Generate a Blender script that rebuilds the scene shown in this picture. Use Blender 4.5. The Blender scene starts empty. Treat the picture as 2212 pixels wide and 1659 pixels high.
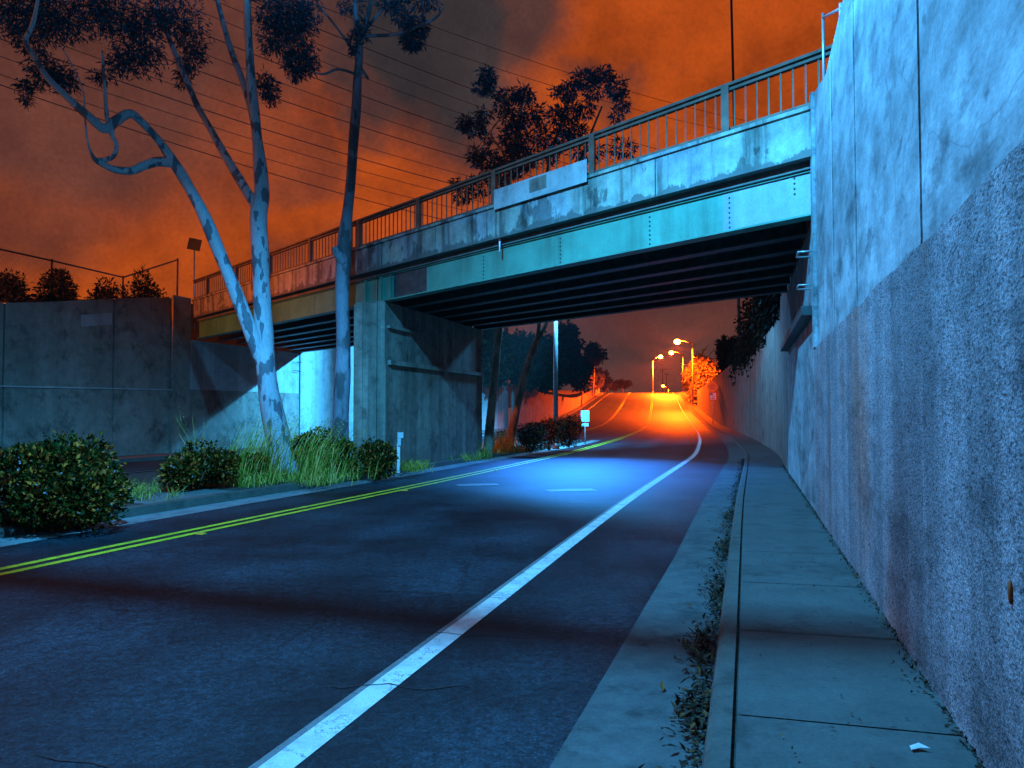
import bpy, math, random
from mathutils import Vector, Matrix, noise as mnoise
random.seed(7)
R = math.radians
S = bpy.context.scene
COL = S.collection

# ------------------------------------------------------------------ camera
F_PX, CX, CY, HOR = 1662.0, 1106.0, 829.5, 885.0      # photograph measured at 2212 px width
EYE = Vector((0, 0, 1.75))
PITCH = math.atan((HOR - CY) / F_PX)
cd = bpy.data.cameras.new('camera'); cam = bpy.data.objects.new('camera', cd); COL.objects.link(cam)
cam.location = EYE; cam.rotation_euler = (math.pi / 2 + PITCH, 0, 0)
cd.sensor_width = 36; cd.lens = 36 * F_PX / 2212.0; cd.clip_start = 0.05; cd.clip_end = 3000
S.camera = cam

# ------------------------------------------------------------------ view
S.view_settings.view_transform = 'Standard'; S.view_settings.look = 'None'
S.view_settings.exposure = 0.0; S.view_settings.gamma = 1.0
S.cycles.max_bounces = 6; S.cycles.diffuse_bounces = 3; S.cycles.use_denoising = True
S.cycles.sample_clamp_indirect = 4

# ------------------------------------------------------------------ night sky: sodium glow on broken cloud
W = bpy.data.worlds.new('World'); S.world = W; W.use_nodes = True
nt = W.node_tree; nt.nodes.clear()
def N(tree, kind, **kw):
    n = tree.nodes.new('ShaderNode' + kind)
    for k, v in kw.items(): setattr(n, k, v)
    return n
def dirpx(x, y): return Vector(((x - CX) / F_PX, 1, (HOR - y) / F_PX)).normalized()
def build_sky():
    L = nt.links.new
    tc = N(nt, 'TexCoord')
    nz = N(nt, 'TexNoise'); nz.inputs['Scale'].default_value = 3.2; nz.inputs['Detail'].default_value = 6; nz.inputs['Roughness'].default_value = .55
    L(tc.outputs['Generated'], nz.inputs['Vector'])
    # warp the direction so cloud edges are ragged
    sub = N(nt, 'VectorMath', operation='SUBTRACT'); sub.inputs[1].default_value = (.5, .5, .5)
    L(nz.outputs['Color'], sub.inputs[0])
    sc = N(nt, 'VectorMath', operation='SCALE'); sc.inputs['Scale'].default_value = .34; L(sub.outputs[0], sc.inputs[0])
    wp = N(nt, 'VectorMath', operation='ADD'); L(tc.outputs['Generated'], wp.inputs[0]); L(sc.outputs[0], wp.inputs[1])
    total = None
    blobs = [(950, 110, .16, 1), (800, 200, .09, .9), (1080, 20, .12, .9), (200, 40, .24, .8), (0, 300, .16, .6), (430, -20, .14, .55),
             (1400, 760, .24, .93), (1150, 780, .16, .8), (1620, 700, .2, .65), (1420, 200, .05, .6), (560, -150, .22, .8), (800, -150, .22, .9), (640, 330, .05, .45), (380, 420, .05, .35), (1330, 110, .045, .5), (700, 560, .05, .3)]
    for (x, y, r, k) in blobs:
        d = N(nt, 'VectorMath', operation='DISTANCE'); L(wp.outputs[0], d.inputs[0]); d.inputs[1].default_value = dirpx(x, y)
        mr = N(nt, 'MapRange', interpolation_type='SMOOTHSTEP'); L(d.outputs['Value'], mr.inputs['Value'])
        mr.inputs['From Min'].default_value = r * .5; mr.inputs['From Max'].default_value = r * 1.2
        mr.inputs['To Min'].default_value = k; mr.inputs['To Max'].default_value = 0
        if total is None: total = mr.outputs[0]
        else:
            mx = N(nt, 'Math', operation='MAXIMUM'); L(total, mx.inputs[0]); L(mr.outputs[0], mx.inputs[1]); total = mx.outputs[0]
    n2 = N(nt, 'TexNoise'); n2.inputs['Scale'].default_value = 7; n2.inputs['Detail'].default_value = 8; n2.inputs['Roughness'].default_value = .62
    L(tc.outputs['Generated'], n2.inputs['Vector'])
    cr = N(nt, 'ValToRGB'); L(n2.outputs['Fac'], cr.inputs[0])
    e = cr.color_ramp.elements
    e[0].position = .3; e[0].color = (.2, .031, .004, 1); e[1].position = .68; e[1].color = (.52, .08, .007, 1)
    c2 = N(nt, 'ValToRGB'); L(n2.outputs['Fac'], c2.inputs[0]); e = c2.color_ramp.elements
    e[0].position = .3; e[0].color = (.02, .017, .019, 1); e[1].position = .75; e[1].color = (.05, .037, .037, 1)
    mix = N(nt, 'MixRGB'); L(total, mix.inputs[0]); L(cr.outputs[0], mix.inputs[1]); L(c2.outputs[0], mix.inputs[2])
    # fine sensor-like mottling of the cloud base
    n3 = N(nt, 'TexNoise'); n3.inputs['Scale'].default_value = 220; n3.inputs['Detail'].default_value = 3
    L(tc.outputs['Generated'], n3.inputs['Vector'])
    m3 = N(nt, 'MapRange'); L(n3.outputs['Fac'], m3.inputs['Value']); m3.inputs['From Min'].default_value = .25; m3.inputs['From Max'].default_value = .75
    m3.inputs['To Min'].default_value = .88; m3.inputs['To Max'].default_value = 1.12
    mul = N(nt, 'VectorMath', operation='SCALE'); L(mix.outputs[0], mul.inputs[0]); L(m3.outputs[0], mul.inputs['Scale'])
    sx = N(nt, 'SeparateXYZ'); L(tc.outputs['Generated'], sx.inputs[0])
    back = N(nt, 'MapRange', interpolation_type='SMOOTHSTEP'); 
    m1 = N(nt, 'Math', operation='MULTIPLY'); L(sx.outputs['X'], m1.inputs[0]); m1.inputs[1].default_value = -.8
    m2 = N(nt, 'Math', operation='MULTIPLY_ADD'); L(sx.outputs['Y'], m2.inputs[0]); m2.inputs[1].default_value = .6; L(m1.outputs[0], m2.inputs[2])
    m3_ = N(nt, 'Math', operation='MAXIMUM'); L(sx.outputs['Y'], m3_.inputs[0]); L(m2.outputs[0], m3_.inputs[1]); L(m3_.outputs[0], back.inputs['Value'])   # the town glow lies ahead; unseen sky behind is darkened to cut orange fill
    back.inputs['From Min'].default_value = .35; back.inputs['From Max'].default_value = .74; back.inputs['To Min'].default_value = .02; back.inputs['To Max'].default_value = 1
    mul2 = N(nt, 'VectorMath', operation='SCALE'); L(mul.outputs[0], mul2.inputs[0]); L(back.outputs[0], mul2.inputs['Scale']); mul = mul2
    bg = N(nt, 'Background'); L(mul.outputs[0], bg.inputs['Color']); bg.inputs['Strength'].default_value = 1.15
    out = N(nt, 'OutputWorld'); L(bg.outputs[0], out.inputs['Surface'])
build_sky()

# ------------------------------------------------------------------ lamps of the place (positions reused by the lamp posts below)
LAMP_NEAR = Vector((-2.5, 6.2, 9.8)); LAMP_FAR = Vector((3.0, 35.8, 9.0))
BLUE = (.05, .45, 1.0); SODIUM = (1.0, .078, .003)
HAZE = .0001; P_LEFT = 13000; BEAM = (.02, .22, 1.0)
P_NEAR, P_FAR, P_BEAM, P_SIDE, P_SOD = 26500, 8000, 38000, 66000, 270000

# ------------------------------------------------------------------ helpers
def P(px, py, Y):
    """world point seen at photograph pixel (2212 wide) at distance Y"""
    dx, dz = (px - CX) / F_PX, (CY - py) / F_PX
    c, s = math.cos(PITCH), math.sin(PITCH)
    fy, fz = c - dz * s, s + dz * c
    k = Y / fy
    return Vector((dx * k, Y, EYE.z + fz * k))
ORIG = {}
class MB:
    def __init__(s): s.v = []; s.f = []; s.sm = []
    def face(s, pts, smooth=False):
        i = len(s.v); s.v += [tuple(p) for p in pts]; s.f.append(tuple(range(i, i + len(pts)))); s.sm.append(smooth)
    def hexa(s, b):           # 8 corners: bottom 4 ccw, top 4 ccw
        i = len(s.v); s.v += [tuple(p) for p in b]
        for f in ((3, 2, 1, 0), (4, 5, 6, 7), (0, 1, 5, 4), (1, 2, 6, 5), (2, 3, 7, 6), (3, 0, 4, 7)):
            s.f.append(tuple(i + k for k in f)); s.sm.append(False)
    def box(s, c, size, m=None):
        x, y, z = (k / 2 for k in size); c = Vector(c)
        pts = [Vector(q) for q in ((-x, -y, -z), (x, -y, -z), (x, y, -z), (-x, y, -z), (-x, -y, z), (x, -y, z), (x, y, z), (-x, y, z))]
        s.hexa([c + (m @ p if m else p) for p in pts])
    def beam(s, a, b, w, h, up=Vector((0, 0, 1))):
        a, b = Vector(a), Vector(b); d = (b - a).normalized(); r = d.cross(up).normalized(); u = r.cross(d)
        q = [(-w / 2, -h / 2), (w / 2, -h / 2), (w / 2, h / 2), (-w / 2, h / 2)]
        A = [a + r * x + u * y for x, y in q]; B = [b + r * x + u * y for x, y in q]
        s.hexa([A[0], A[1], B[1], B[0], A[3], A[2], B[2], B[3]])
    def tube(s, pts, rad, n=8, cap=True, wob=0):
        pts = [Vector(p) for p in pts]; rad = rad if isinstance(rad, (list, tuple)) else [rad] * len(pts)
        base = len(s.v); up = None
        for k, p in enumerate(pts):
            d = (pts[min(k + 1, len(pts) - 1)] - pts[max(k - 1, 0)]).normalized()
            if up is None:
                up = d.orthogonal().normalized()
            up = (up - d * up.dot(d)).normalized(); r = d.cross(up)
            for j in range(n):
                a = 2 * math.pi * j / n; rr = rad[k]
                if wob: rr *= 1 + wob * mnoise.noise(Vector((p.x * 1.3 + math.cos(a) * .7, p.y * 1.3 + math.sin(a) * .7, p.z * .9)))
                s.v.append(tuple(p + (up * math.cos(a) + r * math.sin(a)) * rr))
        for k in range(len(pts) - 1):
            for j in range(n):
                a = base + k * n + j; b = base + k * n + (j + 1) % n
                s.f.append((a, b, b + n, a + n)); s.sm.append(True)
        if cap:
            s.f.append(tuple(base + j for j in reversed(range(n)))); s.sm.append(False)
            s.f.append(tuple(base + (len(pts) - 1) * n + j for j in range(n))); s.sm.append(False)
    def sphere(s, c, r, n=10, m=6):
        c = Vector(c); r = r if isinstance(r, (tuple, list)) else (r, r, r)
        base = len(s.v)
        for i in range(m + 1):
            t = math.pi * i / m
            for j in range(n):
                a = 2 * math.pi * j / n
                s.v.append((c.x + r[0] * math.sin(t) * math.cos(a), c.y + r[1] * math.sin(t) * math.sin(a), c.z + r[2] * math.cos(t)))
        for i in range(m):
            for j in range(n):
                a = base + i * n + j; b = base + i * n + (j + 1) % n
                s.f.append((a, a + n, b + n, b)); s.sm.append(True)
    def build(s, name, mat, parent=None, o=None):
        if parent is not None: o = ORIG[parent.name]
        elif o is None: o = Vector((0, 0, 0))
        o = Vector(o)
        me = bpy.data.meshes.new(name)
        me.from_pydata([(x - o.x, y - o.y, z - o.z) for x, y, z in s.v], [], s.f)
        me.polygons.foreach_set('use_smooth', s.sm); me.materials.append(mat); me.update()
        ob = bpy.data.objects.new(name, me); COL.objects.link(ob)
        if parent is not None: ob.parent = parent
        else: ob.location = o
        ORIG[ob.name] = o
        return ob
def tag(o, label=None, cat=None, group=None, kind=None):
    if label: o['label'] = label
    if cat: o['category'] = cat
    if group: o['group'] = group
    if kind: o['kind'] = kind
    return o
def empty(name, loc, label, cat, group=None):
    o = bpy.data.objects.new(name, None); COL.objects.link(o); o.location = loc; o.empty_display_size = .2
    ORIG[o.name] = Vector(loc)
    return tag(o, label, cat, group)
def struct(o): o['kind'] = 'structure'; return o

# ------------------------------------------------------------------ materials
def mat_base(name):
    m = bpy.data.materials.new(name); m.use_nodes = True
    t = m.node_tree; b = t.nodes['Principled BSDF']
    return m, t, b
def ramp(t, src, stops):
    r = N(t, 'ValToRGB'); t.links.new(src, r.inputs[0]); e = r.color_ramp.elements
    while len(e) < len(stops): e.new(.5)
    for el, (p, c) in zip(e, stops): el.position = p; el.color = (c, c, c, 1) if isinstance(c, (int, float)) else (*c, 1)
    return r.outputs[0]
def noise(t, scale, detail=5, rough=.6, stretch=None, src=None):
    tc = N(t, 'TexCoord'); v = tc.outputs['Object'] if src is None else src
    if stretch:
        mp = N(t, 'Mapping'); mp.inputs['Scale'].default_value = stretch; t.links.new(v, mp.inputs['Vector']); v = mp.outputs[0]
    n = N(t, 'TexNoise'); n.inputs['Scale'].default_value = scale; n.inputs['Detail'].default_value = detail; n.inputs['Roughness'].default_value = rough
    t.links.new(v, n.inputs['Vector']); return n.outputs['Fac']
def mixc(t, f, a, b, mode='MIX'):
    m = N(t, 'MixRGB', blend_type=mode)
    for i, s in ((0, f), (1, a), (2, b)):
        if hasattr(s, 'is_linked') or isinstance(s, bpy.types.NodeSocket): t.links.new(s, m.inputs[i])
        else: m.inputs[i].default_value = s if i == 0 else (*s, 1)
    return m.outputs[0]
def bump(t, b, h, strength, dist=.02):
    n = N(t, 'Bump'); n.inputs['Strength'].default_value = strength; n.inputs['Distance'].default_value = dist
    t.links.new(h, n.inputs['Height']); t.links.new(n.outputs[0], b.inputs['Normal'])
def plain(name, c, rough=.6, metal=0, var=.25, scale=6, bmp=0):
    m, t, b = mat_base(name)
    f = noise(t, scale)
    col = ramp(t, f, [(.3, tuple(k * (1 - var) for k in c)), (.7, tuple(min(1, k * (1 + var)) for k in c))])
    t.links.new(col, b.inputs['Base Color']); b.inputs['Roughness'].default_value = rough; b.inputs['Metallic'].default_value = metal
    if bmp: bump(t, b, f, bmp)
    return m
def concrete(name, lo, hi, stain=.5, streak=.5, bmp=.25, scale=1.0, rough=.85, pits=0, tint=None, wash=None, lines=False, sx_=None):
    m, t, b = mat_base(name); L = t.links.new
    big = noise(t, .55 * scale, 6, .6, sx_); mid = noise(t, 4 * scale, 6, .65, sx_); fine = noise(t, 45 * scale, 4, .7, sx_)
    col = ramp(t, mid, [(.28, lo), (.72, hi)])
    col = mixc(t, .35, col, ramp(t, big, [(.35, lo), (.65, hi)]))
    st = noise(t, 1.0, 5, .6, (1.6 * scale, 1.6 * scale, .09 * scale))
    col = mixc(t, streak, col, mixc(t, 1, col, ramp(t, st, [(.38, .42), (.5, .95), (.64, 1.45)]), 'MULTIPLY'))
    sp = noise(t, 1.7 * scale, 8, .72, sx_)
    col = mixc(t, stain, col, mixc(t, 1, col, ramp(t, sp, [(.36, .4), (.47, 1), (.7, 1.12)]), 'MULTIPLY'))
    if tint:
        tn = noise(t, .9 * scale, 4, .6, (1, 1, .35))
        col = mixc(t, ramp(t, tn, [(.5, 0.0), (.66, .7)]), col, mixc(t, 1, col, tint, 'MULTIPLY'))
    col = mixc(t, .5, col, mixc(t, 1, col, ramp(t, fine, [(.3, .6), (.7, 1.35)]), 'MULTIPLY'))
    h = mixc(t, .5, mid, fine)
    if wash:      # lime wash-out left along the foot of the smooth lift
        tc = N(t, 'TexCoord'); sx = N(t, 'SeparateXYZ'); L(tc.outputs['Object'], sx.inputs[0])
        nn = noise(t, 1.3, 4, .55); ad = N(t, 'Math', operation='MULTIPLY_ADD'); L(nn, ad.inputs[0]); ad.inputs[1].default_value = -1.5; L(sx.outputs['Z'], ad.inputs[2])
        mr = N(t, 'MapRange', interpolation_type='SMOOTHSTEP'); L(ad.outputs[0], mr.inputs['Value'])
        mr.inputs['From Min'].default_value = wash - .75; mr.inputs['From Max'].default_value = wash - .1; mr.inputs['To Min'].default_value = 1; mr.inputs['To Max'].default_value = 0
        col = mixc(t, mr.outputs[0], col, mixc(t, 1, col, (1.6, 1.6, 1.6), 'MULTIPLY'))
    if lines:     # hairline cracks and white drip lines
        tc = N(t, 'TexCoord'); vo = N(t, 'TexVoronoi', feature='DISTANCE_TO_EDGE'); vo.inputs['Scale'].default_value = .42
        mp = N(t, 'Mapping'); mp.inputs['Rotation'].default_value = (.3, .7, .2); L(tc.outputs['Object'], mp.inputs['Vector'])
        wn = N(t, 'TexNoise'); wn.inputs['Scale'].default_value = 2.5; L(mp.outputs[0], wn.inputs['Vector'])
        va = N(t, 'VectorMath', operation='MULTIPLY_ADD'); L(wn.outputs['Color'], va.inputs[0]); va.inputs[1].default_value = (.18, .18, .18); L(mp.outputs[0], va.inputs[2]); L(va.outputs[0], vo.inputs['Vector'])
        col = mixc(t, ramp(t, vo.outputs['Distance'], [(.001, .45), (.0035, 0.0)]), col, (.09, .09, .095))
        col = mixc(t, .8, col, mixc(t, 1, col, ramp(t, noise(t, 2.6, 9, .7, (.6, .5, .8)), [(.36, .5), (.5, 1), (.62, 1.25)]), 'MULTIPLY'))
        dk = noise(t, 6.5, 3, .5, (.5, .42, .7))
        col = mixc(t, ramp(t, dk, [(.66, 0.0), (.73, .75)]), col, (.07, .075, .085))
        wd = noise(t, 1, 2, .5, (5.5, 5.5, .05))
        col = mixc(t, ramp(t, wd, [(.7, 0.0), (.76, .6)]), col, (.75, .75, .73))
    if pits:
        tc = N(t, 'TexCoord'); v = N(t, 'TexVoronoi'); v.inputs['Scale'].default_value = pits * .6; v.inputs['Randomness'].default_value = 1
        L(tc.outputs['Object'], v.inputs['Vector'])
        n2 = noise(t, pits * .55, 4, .65, (.5, .42, 1.0)); n4 = noise(t, pits * .2, 3, .6, (.5, .45, 1))
        n2 = mixc(t, .22, n2, n4)
        pit = ramp(t, n2, [(.36, 0.0), (.5, 1.0)])
        col = mixc(t, .85, col, mixc(t, 1, col, ramp(t, n2, [(.39, .08), (.47, .8), (.6, 1.45)]), 'MULTIPLY'))
        h = mixc(t, .75, h, mixc(t, .6, pit, v.outputs['Distance']))
    L(col, b.inputs['Base Color']); b.inputs['Roughness'].default_value = rough
    bump(t, b, h, bmp, .03 if pits else .015)
    return m
def leafmat(name, stops, rough=.55):
    m, t, b = mat_base(name)
    g = N(t, 'NewGeometry')
    col = ramp(t, g.outputs['Random Per Island'], stops)
    t.links.new(col, b.inputs['Base Color']); b.inputs['Roughness'].default_value = rough
    b.inputs['Specular IOR Level'].default_value = .06
    return m
def glow(name, c, strength):
    m, t, b = mat_base(name)
    b.inputs['Base Color'].default_value = (*c, 1); b.inputs['Emission Color'].default_value = (*c, 1); b.inputs['Emission Strength'].default_value = strength
    return m

M = {}
M['wall_smooth'] = concrete('smooth_wall_concrete', (.1, .105, .108), (.34, .34, .345), .95, .18, .35, wash=2.9, lines=True, sx_=(.5, .42, 1))
M['wall_rough'] = concrete('rough_aggregate_concrete', (.18, .15, .16), (.38, .33, .34), .8, .6, .45, pits=130, sx_=(.5, .42, 1), tint=(1.7, .75, .5))
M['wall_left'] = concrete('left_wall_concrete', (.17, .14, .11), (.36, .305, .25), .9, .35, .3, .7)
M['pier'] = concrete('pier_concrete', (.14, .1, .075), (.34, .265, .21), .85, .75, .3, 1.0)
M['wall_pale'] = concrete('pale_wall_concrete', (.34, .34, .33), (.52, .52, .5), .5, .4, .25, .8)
M['fascia'] = None
M['walk'] = concrete('pavement_concrete', (.05, .058, .052), (.1, .11, .1), .8, .1, .3, .9)
M['gutter'] = concrete('gutter_concrete', (.045, .052, .05), (.125, .135, .13), .9, .1, .35, 1.3)
M['gutter_pale'] = concrete('pale_gutter_concrete', (.14, .15, .15), (.28, .29, .29), .7, .1, .3, 1.5)
M['kerb'] = concrete('kerb_concrete', (.06, .06, .05), (.12, .118, .1), .8, .1, .3, 1.5)
M['medianpave'] = concrete('median_concrete', (.1, .11, .1), (.2, .21, .2), .5, .1, .3, 1.2)
def asphalt():
    m, t, b = mat_base('asphalt'); L = t.links.new
    f1 = noise(t, .45, 7, .65); f2 = noise(t, 55, 4, .75); f3 = noise(t, 7, 7, .75); f4 = noise(t, 19, 4, .7)
    col = ramp(t, f3, [(.3, (.008, .0145, .02)), (.7, (.021, .035, .045))])
    col = mixc(t, .8, col, mixc(t, 1, col, ramp(t, f1, [(.38, .35), (.5, 1), (.62, 1.6)]), 'MULTIPLY'))
    col = mixc(t, .8, col, mixc(t, 1, col, ramp(t, f4, [(.36, .4), (.5, 1), (.63, 1.5)]), 'MULTIPLY'))
    col = mixc(t, .85, col, mixc(t, 1, col, ramp(t, f2, [(.36, .3), (.5, 1), (.62, 1.6), (.7, 4.5)]), 'MULTIPLY'))
    uv = N(t, 'UVMap'); sx = N(t, 'SeparateXYZ'); L(uv.outputs[0], sx.inputs[0])           # u = metres right of the yellow line
    wv = N(t, 'Math', operation='SINE'); ma = N(t, 'Math', operation='MULTIPLY_ADD'); L(sx.outputs['X'], ma.inputs[0]); ma.inputs[1].default_value = 3.4; ma.inputs[2].default_value = -.9
    L(ma.outputs[0], wv.inputs[0])
    mr = N(t, 'MapRange'); L(wv.outputs[0], mr.inputs['Value']); mr.inputs['From Min'].default_value = -1; mr.inputs['To Min'].default_value = .72; mr.inputs['To Max'].default_value = 1.18
    col = mixc(t, 1, col, mr.outputs[0], 'MULTIPLY')
    tc = N(t, 'TexCoord'); vo = N(t, 'TexVoronoi', feature='DISTANCE_TO_EDGE'); vo.inputs['Scale'].default_value = .22
    wn = N(t, 'TexNoise'); wn.inputs['Scale'].default_value = 1.6; wn.inputs['Detail'].default_value = 5; L(tc.outputs['Object'], wn.inputs['Vector'])
    va = N(t, 'VectorMath', operation='MULTIPLY_ADD'); L(wn.outputs['Color'], va.inputs[0]); va.inputs[1].default_value = (.9, .9, .9); L(tc.outputs['Object'], va.inputs[2]); L(va.outputs[0], vo.inputs['Vector'])
    col = mixc(t, ramp(t, vo.outputs['Distance'], [(.0015, .75), (.004, 0.0)]), col, (.006, .007, .008))
    L(col, b.inputs['Base Color']); b.inputs['Roughness'].default_value = .6
    b.inputs['Specular IOR Level'].default_value = .22
    bump(t, b, mixc(t, .5, f2, f4), .6, .014)
    return m
M['asphalt'] = asphalt()
def paint(name, c, under=(.05, .05, .055)):
    m, t, b = mat_base(name); L = t.links.new
    w = noise(t, 14, 7, .75); w2 = noise(t, 90, 3, .7)
    col = mixc(t, ramp(t, w, [(.28, 1.0), (.36, 0.0)]), c, under)
    col = mixc(t, 1, col, ramp(t, w2, [(.3, .75), (.7, 1.15)]), 'MULTIPLY')
    cr = noise(t, 1.4, 6, .7); cr2 = ramp(t, cr, [(.492, 0.0), (.499, .9), (.506, 0.0)])
    col = mixc(t, cr2, col, under)
    dirt = noise(t, 3.5, 5, .7); col = mixc(t, 1, col, ramp(t, dirt, [(.33, .72), (.55, 1.05)]), 'MULTIPLY')
    L(col, b.inputs['Base Color']); b.inputs['Roughness'].default_value = .6
    return m
M['white_paint'] = paint('white_road_paint', (.74, .74, .72)); M['yellow_paint'] = paint('yellow_road_paint', (.72, .62, .02))
M['ghost_paint'] = paint('worn_grey_paint', (.2, .2, .2))
M['soil'] = plain('soil', (.05, .042, .032), .95, 0, .5, 8, .6)
M['ground'] = plain('dry_ground', (.05, .046, .035), .95, 0, .45, 1.5, .5)
M['bark'] = None
def bark(name, pale, dark, lo=.44, hi=.5, sc=3.2):
    m, t, b = mat_base(name); L = t.links.new
    f = noise(t, sc, 3, .45, (1, 1, .42)); g = noise(t, 25, 5, .6, (1, 1, .25)); big = noise(t, .8, 3)
    col = mixc(t, ramp(t, f, [(lo, 1.0), (hi, 0.0)]), pale, dark)
    col = mixc(t, .5, col, mixc(t, 1, col, ramp(t, g, [(.3, .6), (.7, 1.3)]), 'MULTIPLY'))
    col = mixc(t, .5, col, mixc(t, 1, col, ramp(t, big, [(.35, .7), (.65, 1.2)]), 'MULTIPLY'))
    L(col, b.inputs['Base Color']); b.inputs['Roughness'].default_value = .75
    bump(t, b, mixc(t, .5, f, g), .3, .02); return m
M['bark_pale'] = bark('pale_gum_bark', (.46, .41, .43), (.15, .13, .15), .445, .46, 4.2)
M['bark_dark'] = bark('peeling_gum_bark', (.24, .2, .23), (.09, .07, .075), .44, .5, 3)
M['bark_brown'] = bark('brown_bark', (.36, .25, .17), (.18, .11, .07), .42, .55)
M['gum_leaf'] = leafmat('gum_leaves', [(0, (.012, .03, .05)), (.6, (.025, .055, .085)), (1, (.05, .09, .12))])
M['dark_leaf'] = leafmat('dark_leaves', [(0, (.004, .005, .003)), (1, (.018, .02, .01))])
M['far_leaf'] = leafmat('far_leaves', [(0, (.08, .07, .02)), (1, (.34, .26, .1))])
M['shrub_leaf'] = leafmat('shrub_leaves', [(0, (.004, .01, .0015)), (.5, (.015, .036, .004)), (.76, (.14, .07, .008)), (.9, (.6, .14, .02)), (.985, (.8, .2, .03)), (1, (.3, .25, .3))])
M['flower'] = leafmat('pale_flowers', [(0, (.35, .3, .38)), (1, (.6, .5, .6))])
M['grass_blade'] = leafmat('grass_blades', [(0, (.04, .09, .008)), (.4, (.16, .2, .015)), (.65, (.5, .36, .05)), (.85, (.75, .5, .1)), (1, (.9, .5, .2))])
M['litter'] = leafmat('fallen_leaves', [(0, (.02, .015, .01)), (.8, (.06, .04, .025)), (1, (.25, .1, .03))])
M['girder'] = None
M['steel_dark'] = plain('dark_painted_steel', (.06, .06, .058), .55, .3, .4, 5)
M['rail'] = plain('grey_painted_railing', (.13, .1, .07), .6, .2, .35, 4, .1)
M['galv'] = plain('galvanised_steel', (.45, .46, .46), .45, .5, .2, 8)
M['sign_white'] = plain('sign_white', (.7, .7, .68), .5, 0, .08); M['sign_back'] = plain('sign_back_aluminium', (.5, .51, .5), .5, .2, .12)
M['sign_orange'] = plain('sign_orange', (.75, .25, .03), .5, 0, .08); M['sign_dark'] = plain('sign_dark', (.03, .03, .03), .6)
M['sign_red'] = plain('sign_red', (.5, .03, .02), .5); M['sign_yellow'] = plain('sign_yellow', (.75, .5, .03), .5)
M['wood'] = plain('weathered_pole_wood', (.24, .17, .12), .85, 0, .35, 9, .2)
M['cable'] = plain('black_cable', (.012, .01, .009), .7)
M['marker'] = plain('amber_marker', (.8, .36, .04), .4, 0, .1)
M['rust'] = plain('rust', (.35, .08, .02), .9, 0, .4, 30)
M['paper'] = plain('paper', (.65, .65, .65), .8)
M['whitepost'] = plain('white_post', (.68, .68, .66), .6, 0, .15)
M['patchpaint'] = concrete('patch_paint', (.3, .3, .29), (.48, .47, .45), .5, .3, .15)
M['lens_blue'] = glow('cool_lamp_lens', (.35, .7, 1), 30); M['lens_sodium'] = glow('sodium_lamp_lens', (1, .33, .04), 40)

def fascia_mat():
    m, t, b = mat_base('stained_fascia_concrete'); L = t.links.new
    big = noise(t, .42, 4, .5); mid = noise(t, 3, 7, .68); fine = noise(t, 30, 4, .7)
    col = ramp(t, mid, [(.3, (.16, .158, .155)), (.7, (.34, .335, .325))])
    # flaking paint: pale coat left over grey, darker concrete
    patch = noise(t, 1.1, 8, .62, (1, 1, .6))
    col = mixc(t, ramp(t, patch, [(.43, 1.0), (.455, 0.0)]), col, mixc(t, 1, col, (.42, .42, .42), 'MULTIPLY'))
    col = mixc(t, ramp(t, big, [(.5, 0.0), (.54, .55)]), col, mixc(t, 1, col, (1.1, 1.12, .82), 'MULTIPLY'))
    st = noise(t, 1, 6, .65, (2.2, 2.2, .12))
    col = mixc(t, .85, col, mixc(t, 1, col, ramp(t, st, [(.38, .22), (.47, .9), (.65, 1.25)]), 'MULTIPLY'))
    col = mixc(t, .5, col, mixc(t, 1, col, ramp(t, fine, [(.3, .7), (.7, 1.25)]), 'MULTIPLY'))
    tc = N(t, 'TexCoord'); sx = N(t, 'SeparateXYZ'); L(tc.outputs['Object'], sx.inputs[0])
    ed = noise(t, 3.2, 6, .7, (1, 1, .4)); ma = N(t, 'Math', operation='MULTIPLY_ADD'); L(ed, ma.inputs[0]); ma.inputs[1].default_value = -.62; L(sx.outputs['Z'], ma.inputs[2])
    mr = N(t, 'MapRange'); L(ma.outputs[0], mr.inputs['Value']); mr.inputs['From Min'].default_value = 5.395; mr.inputs['From Max'].default_value = 5.425; mr.inputs['To Min'].default_value = .85; mr.inputs['To Max'].default_value = 0
    col = mixc(t, mr.outputs[0], col, (.085, .08, .072))
    L(col, b.inputs['Base Color']); b.inputs['Roughness'].default_value = .85; bump(t, b, mixc(t, .5, patch, fine), .3, .015); return m
M['fascia'] = fascia_mat()
def girder_mat():
    m, t, b = mat_base('teal_painted_girder'); L = t.links.new
    mid = noise(t, 1.2, 6, .6); st = noise(t, 1, 5, .6, (1.5, 1.5, .15)); fine = noise(t, 22, 4, .7)
    col = ramp(t, mid, [(.3, (.035, .17, .12)), (.7, (.07, .27, .19))])
    col = mixc(t, .6, col, mixc(t, 1, col, ramp(t, st, [(.36, .55), (.48, 1), (.7, 1.15)]), 'MULTIPLY'))
    col = mixc(t, ramp(t, noise(t, 1.9, 7, .7), [(.62, 0.0), (.7, .75)]), col, (.2, .14, .08))
    col = mixc(t, .4, col, mixc(t, 1, col, ramp(t, fine, [(.3, .7), (.7, 1.2)]), 'MULTIPLY'))
    L(col, b.inputs['Base Color']); b.inputs['Roughness'].default_value = .55; bump(t, b, fine, .12, .01); return m
M['girder'] = girder_mat()
M['girder_repaint'] = concrete('grey_repaint', (.2, .22, .24), (.28, .3, .32), .3, .3, .1)

def rnd0(a, b): return random.uniform(a, b)
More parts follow.
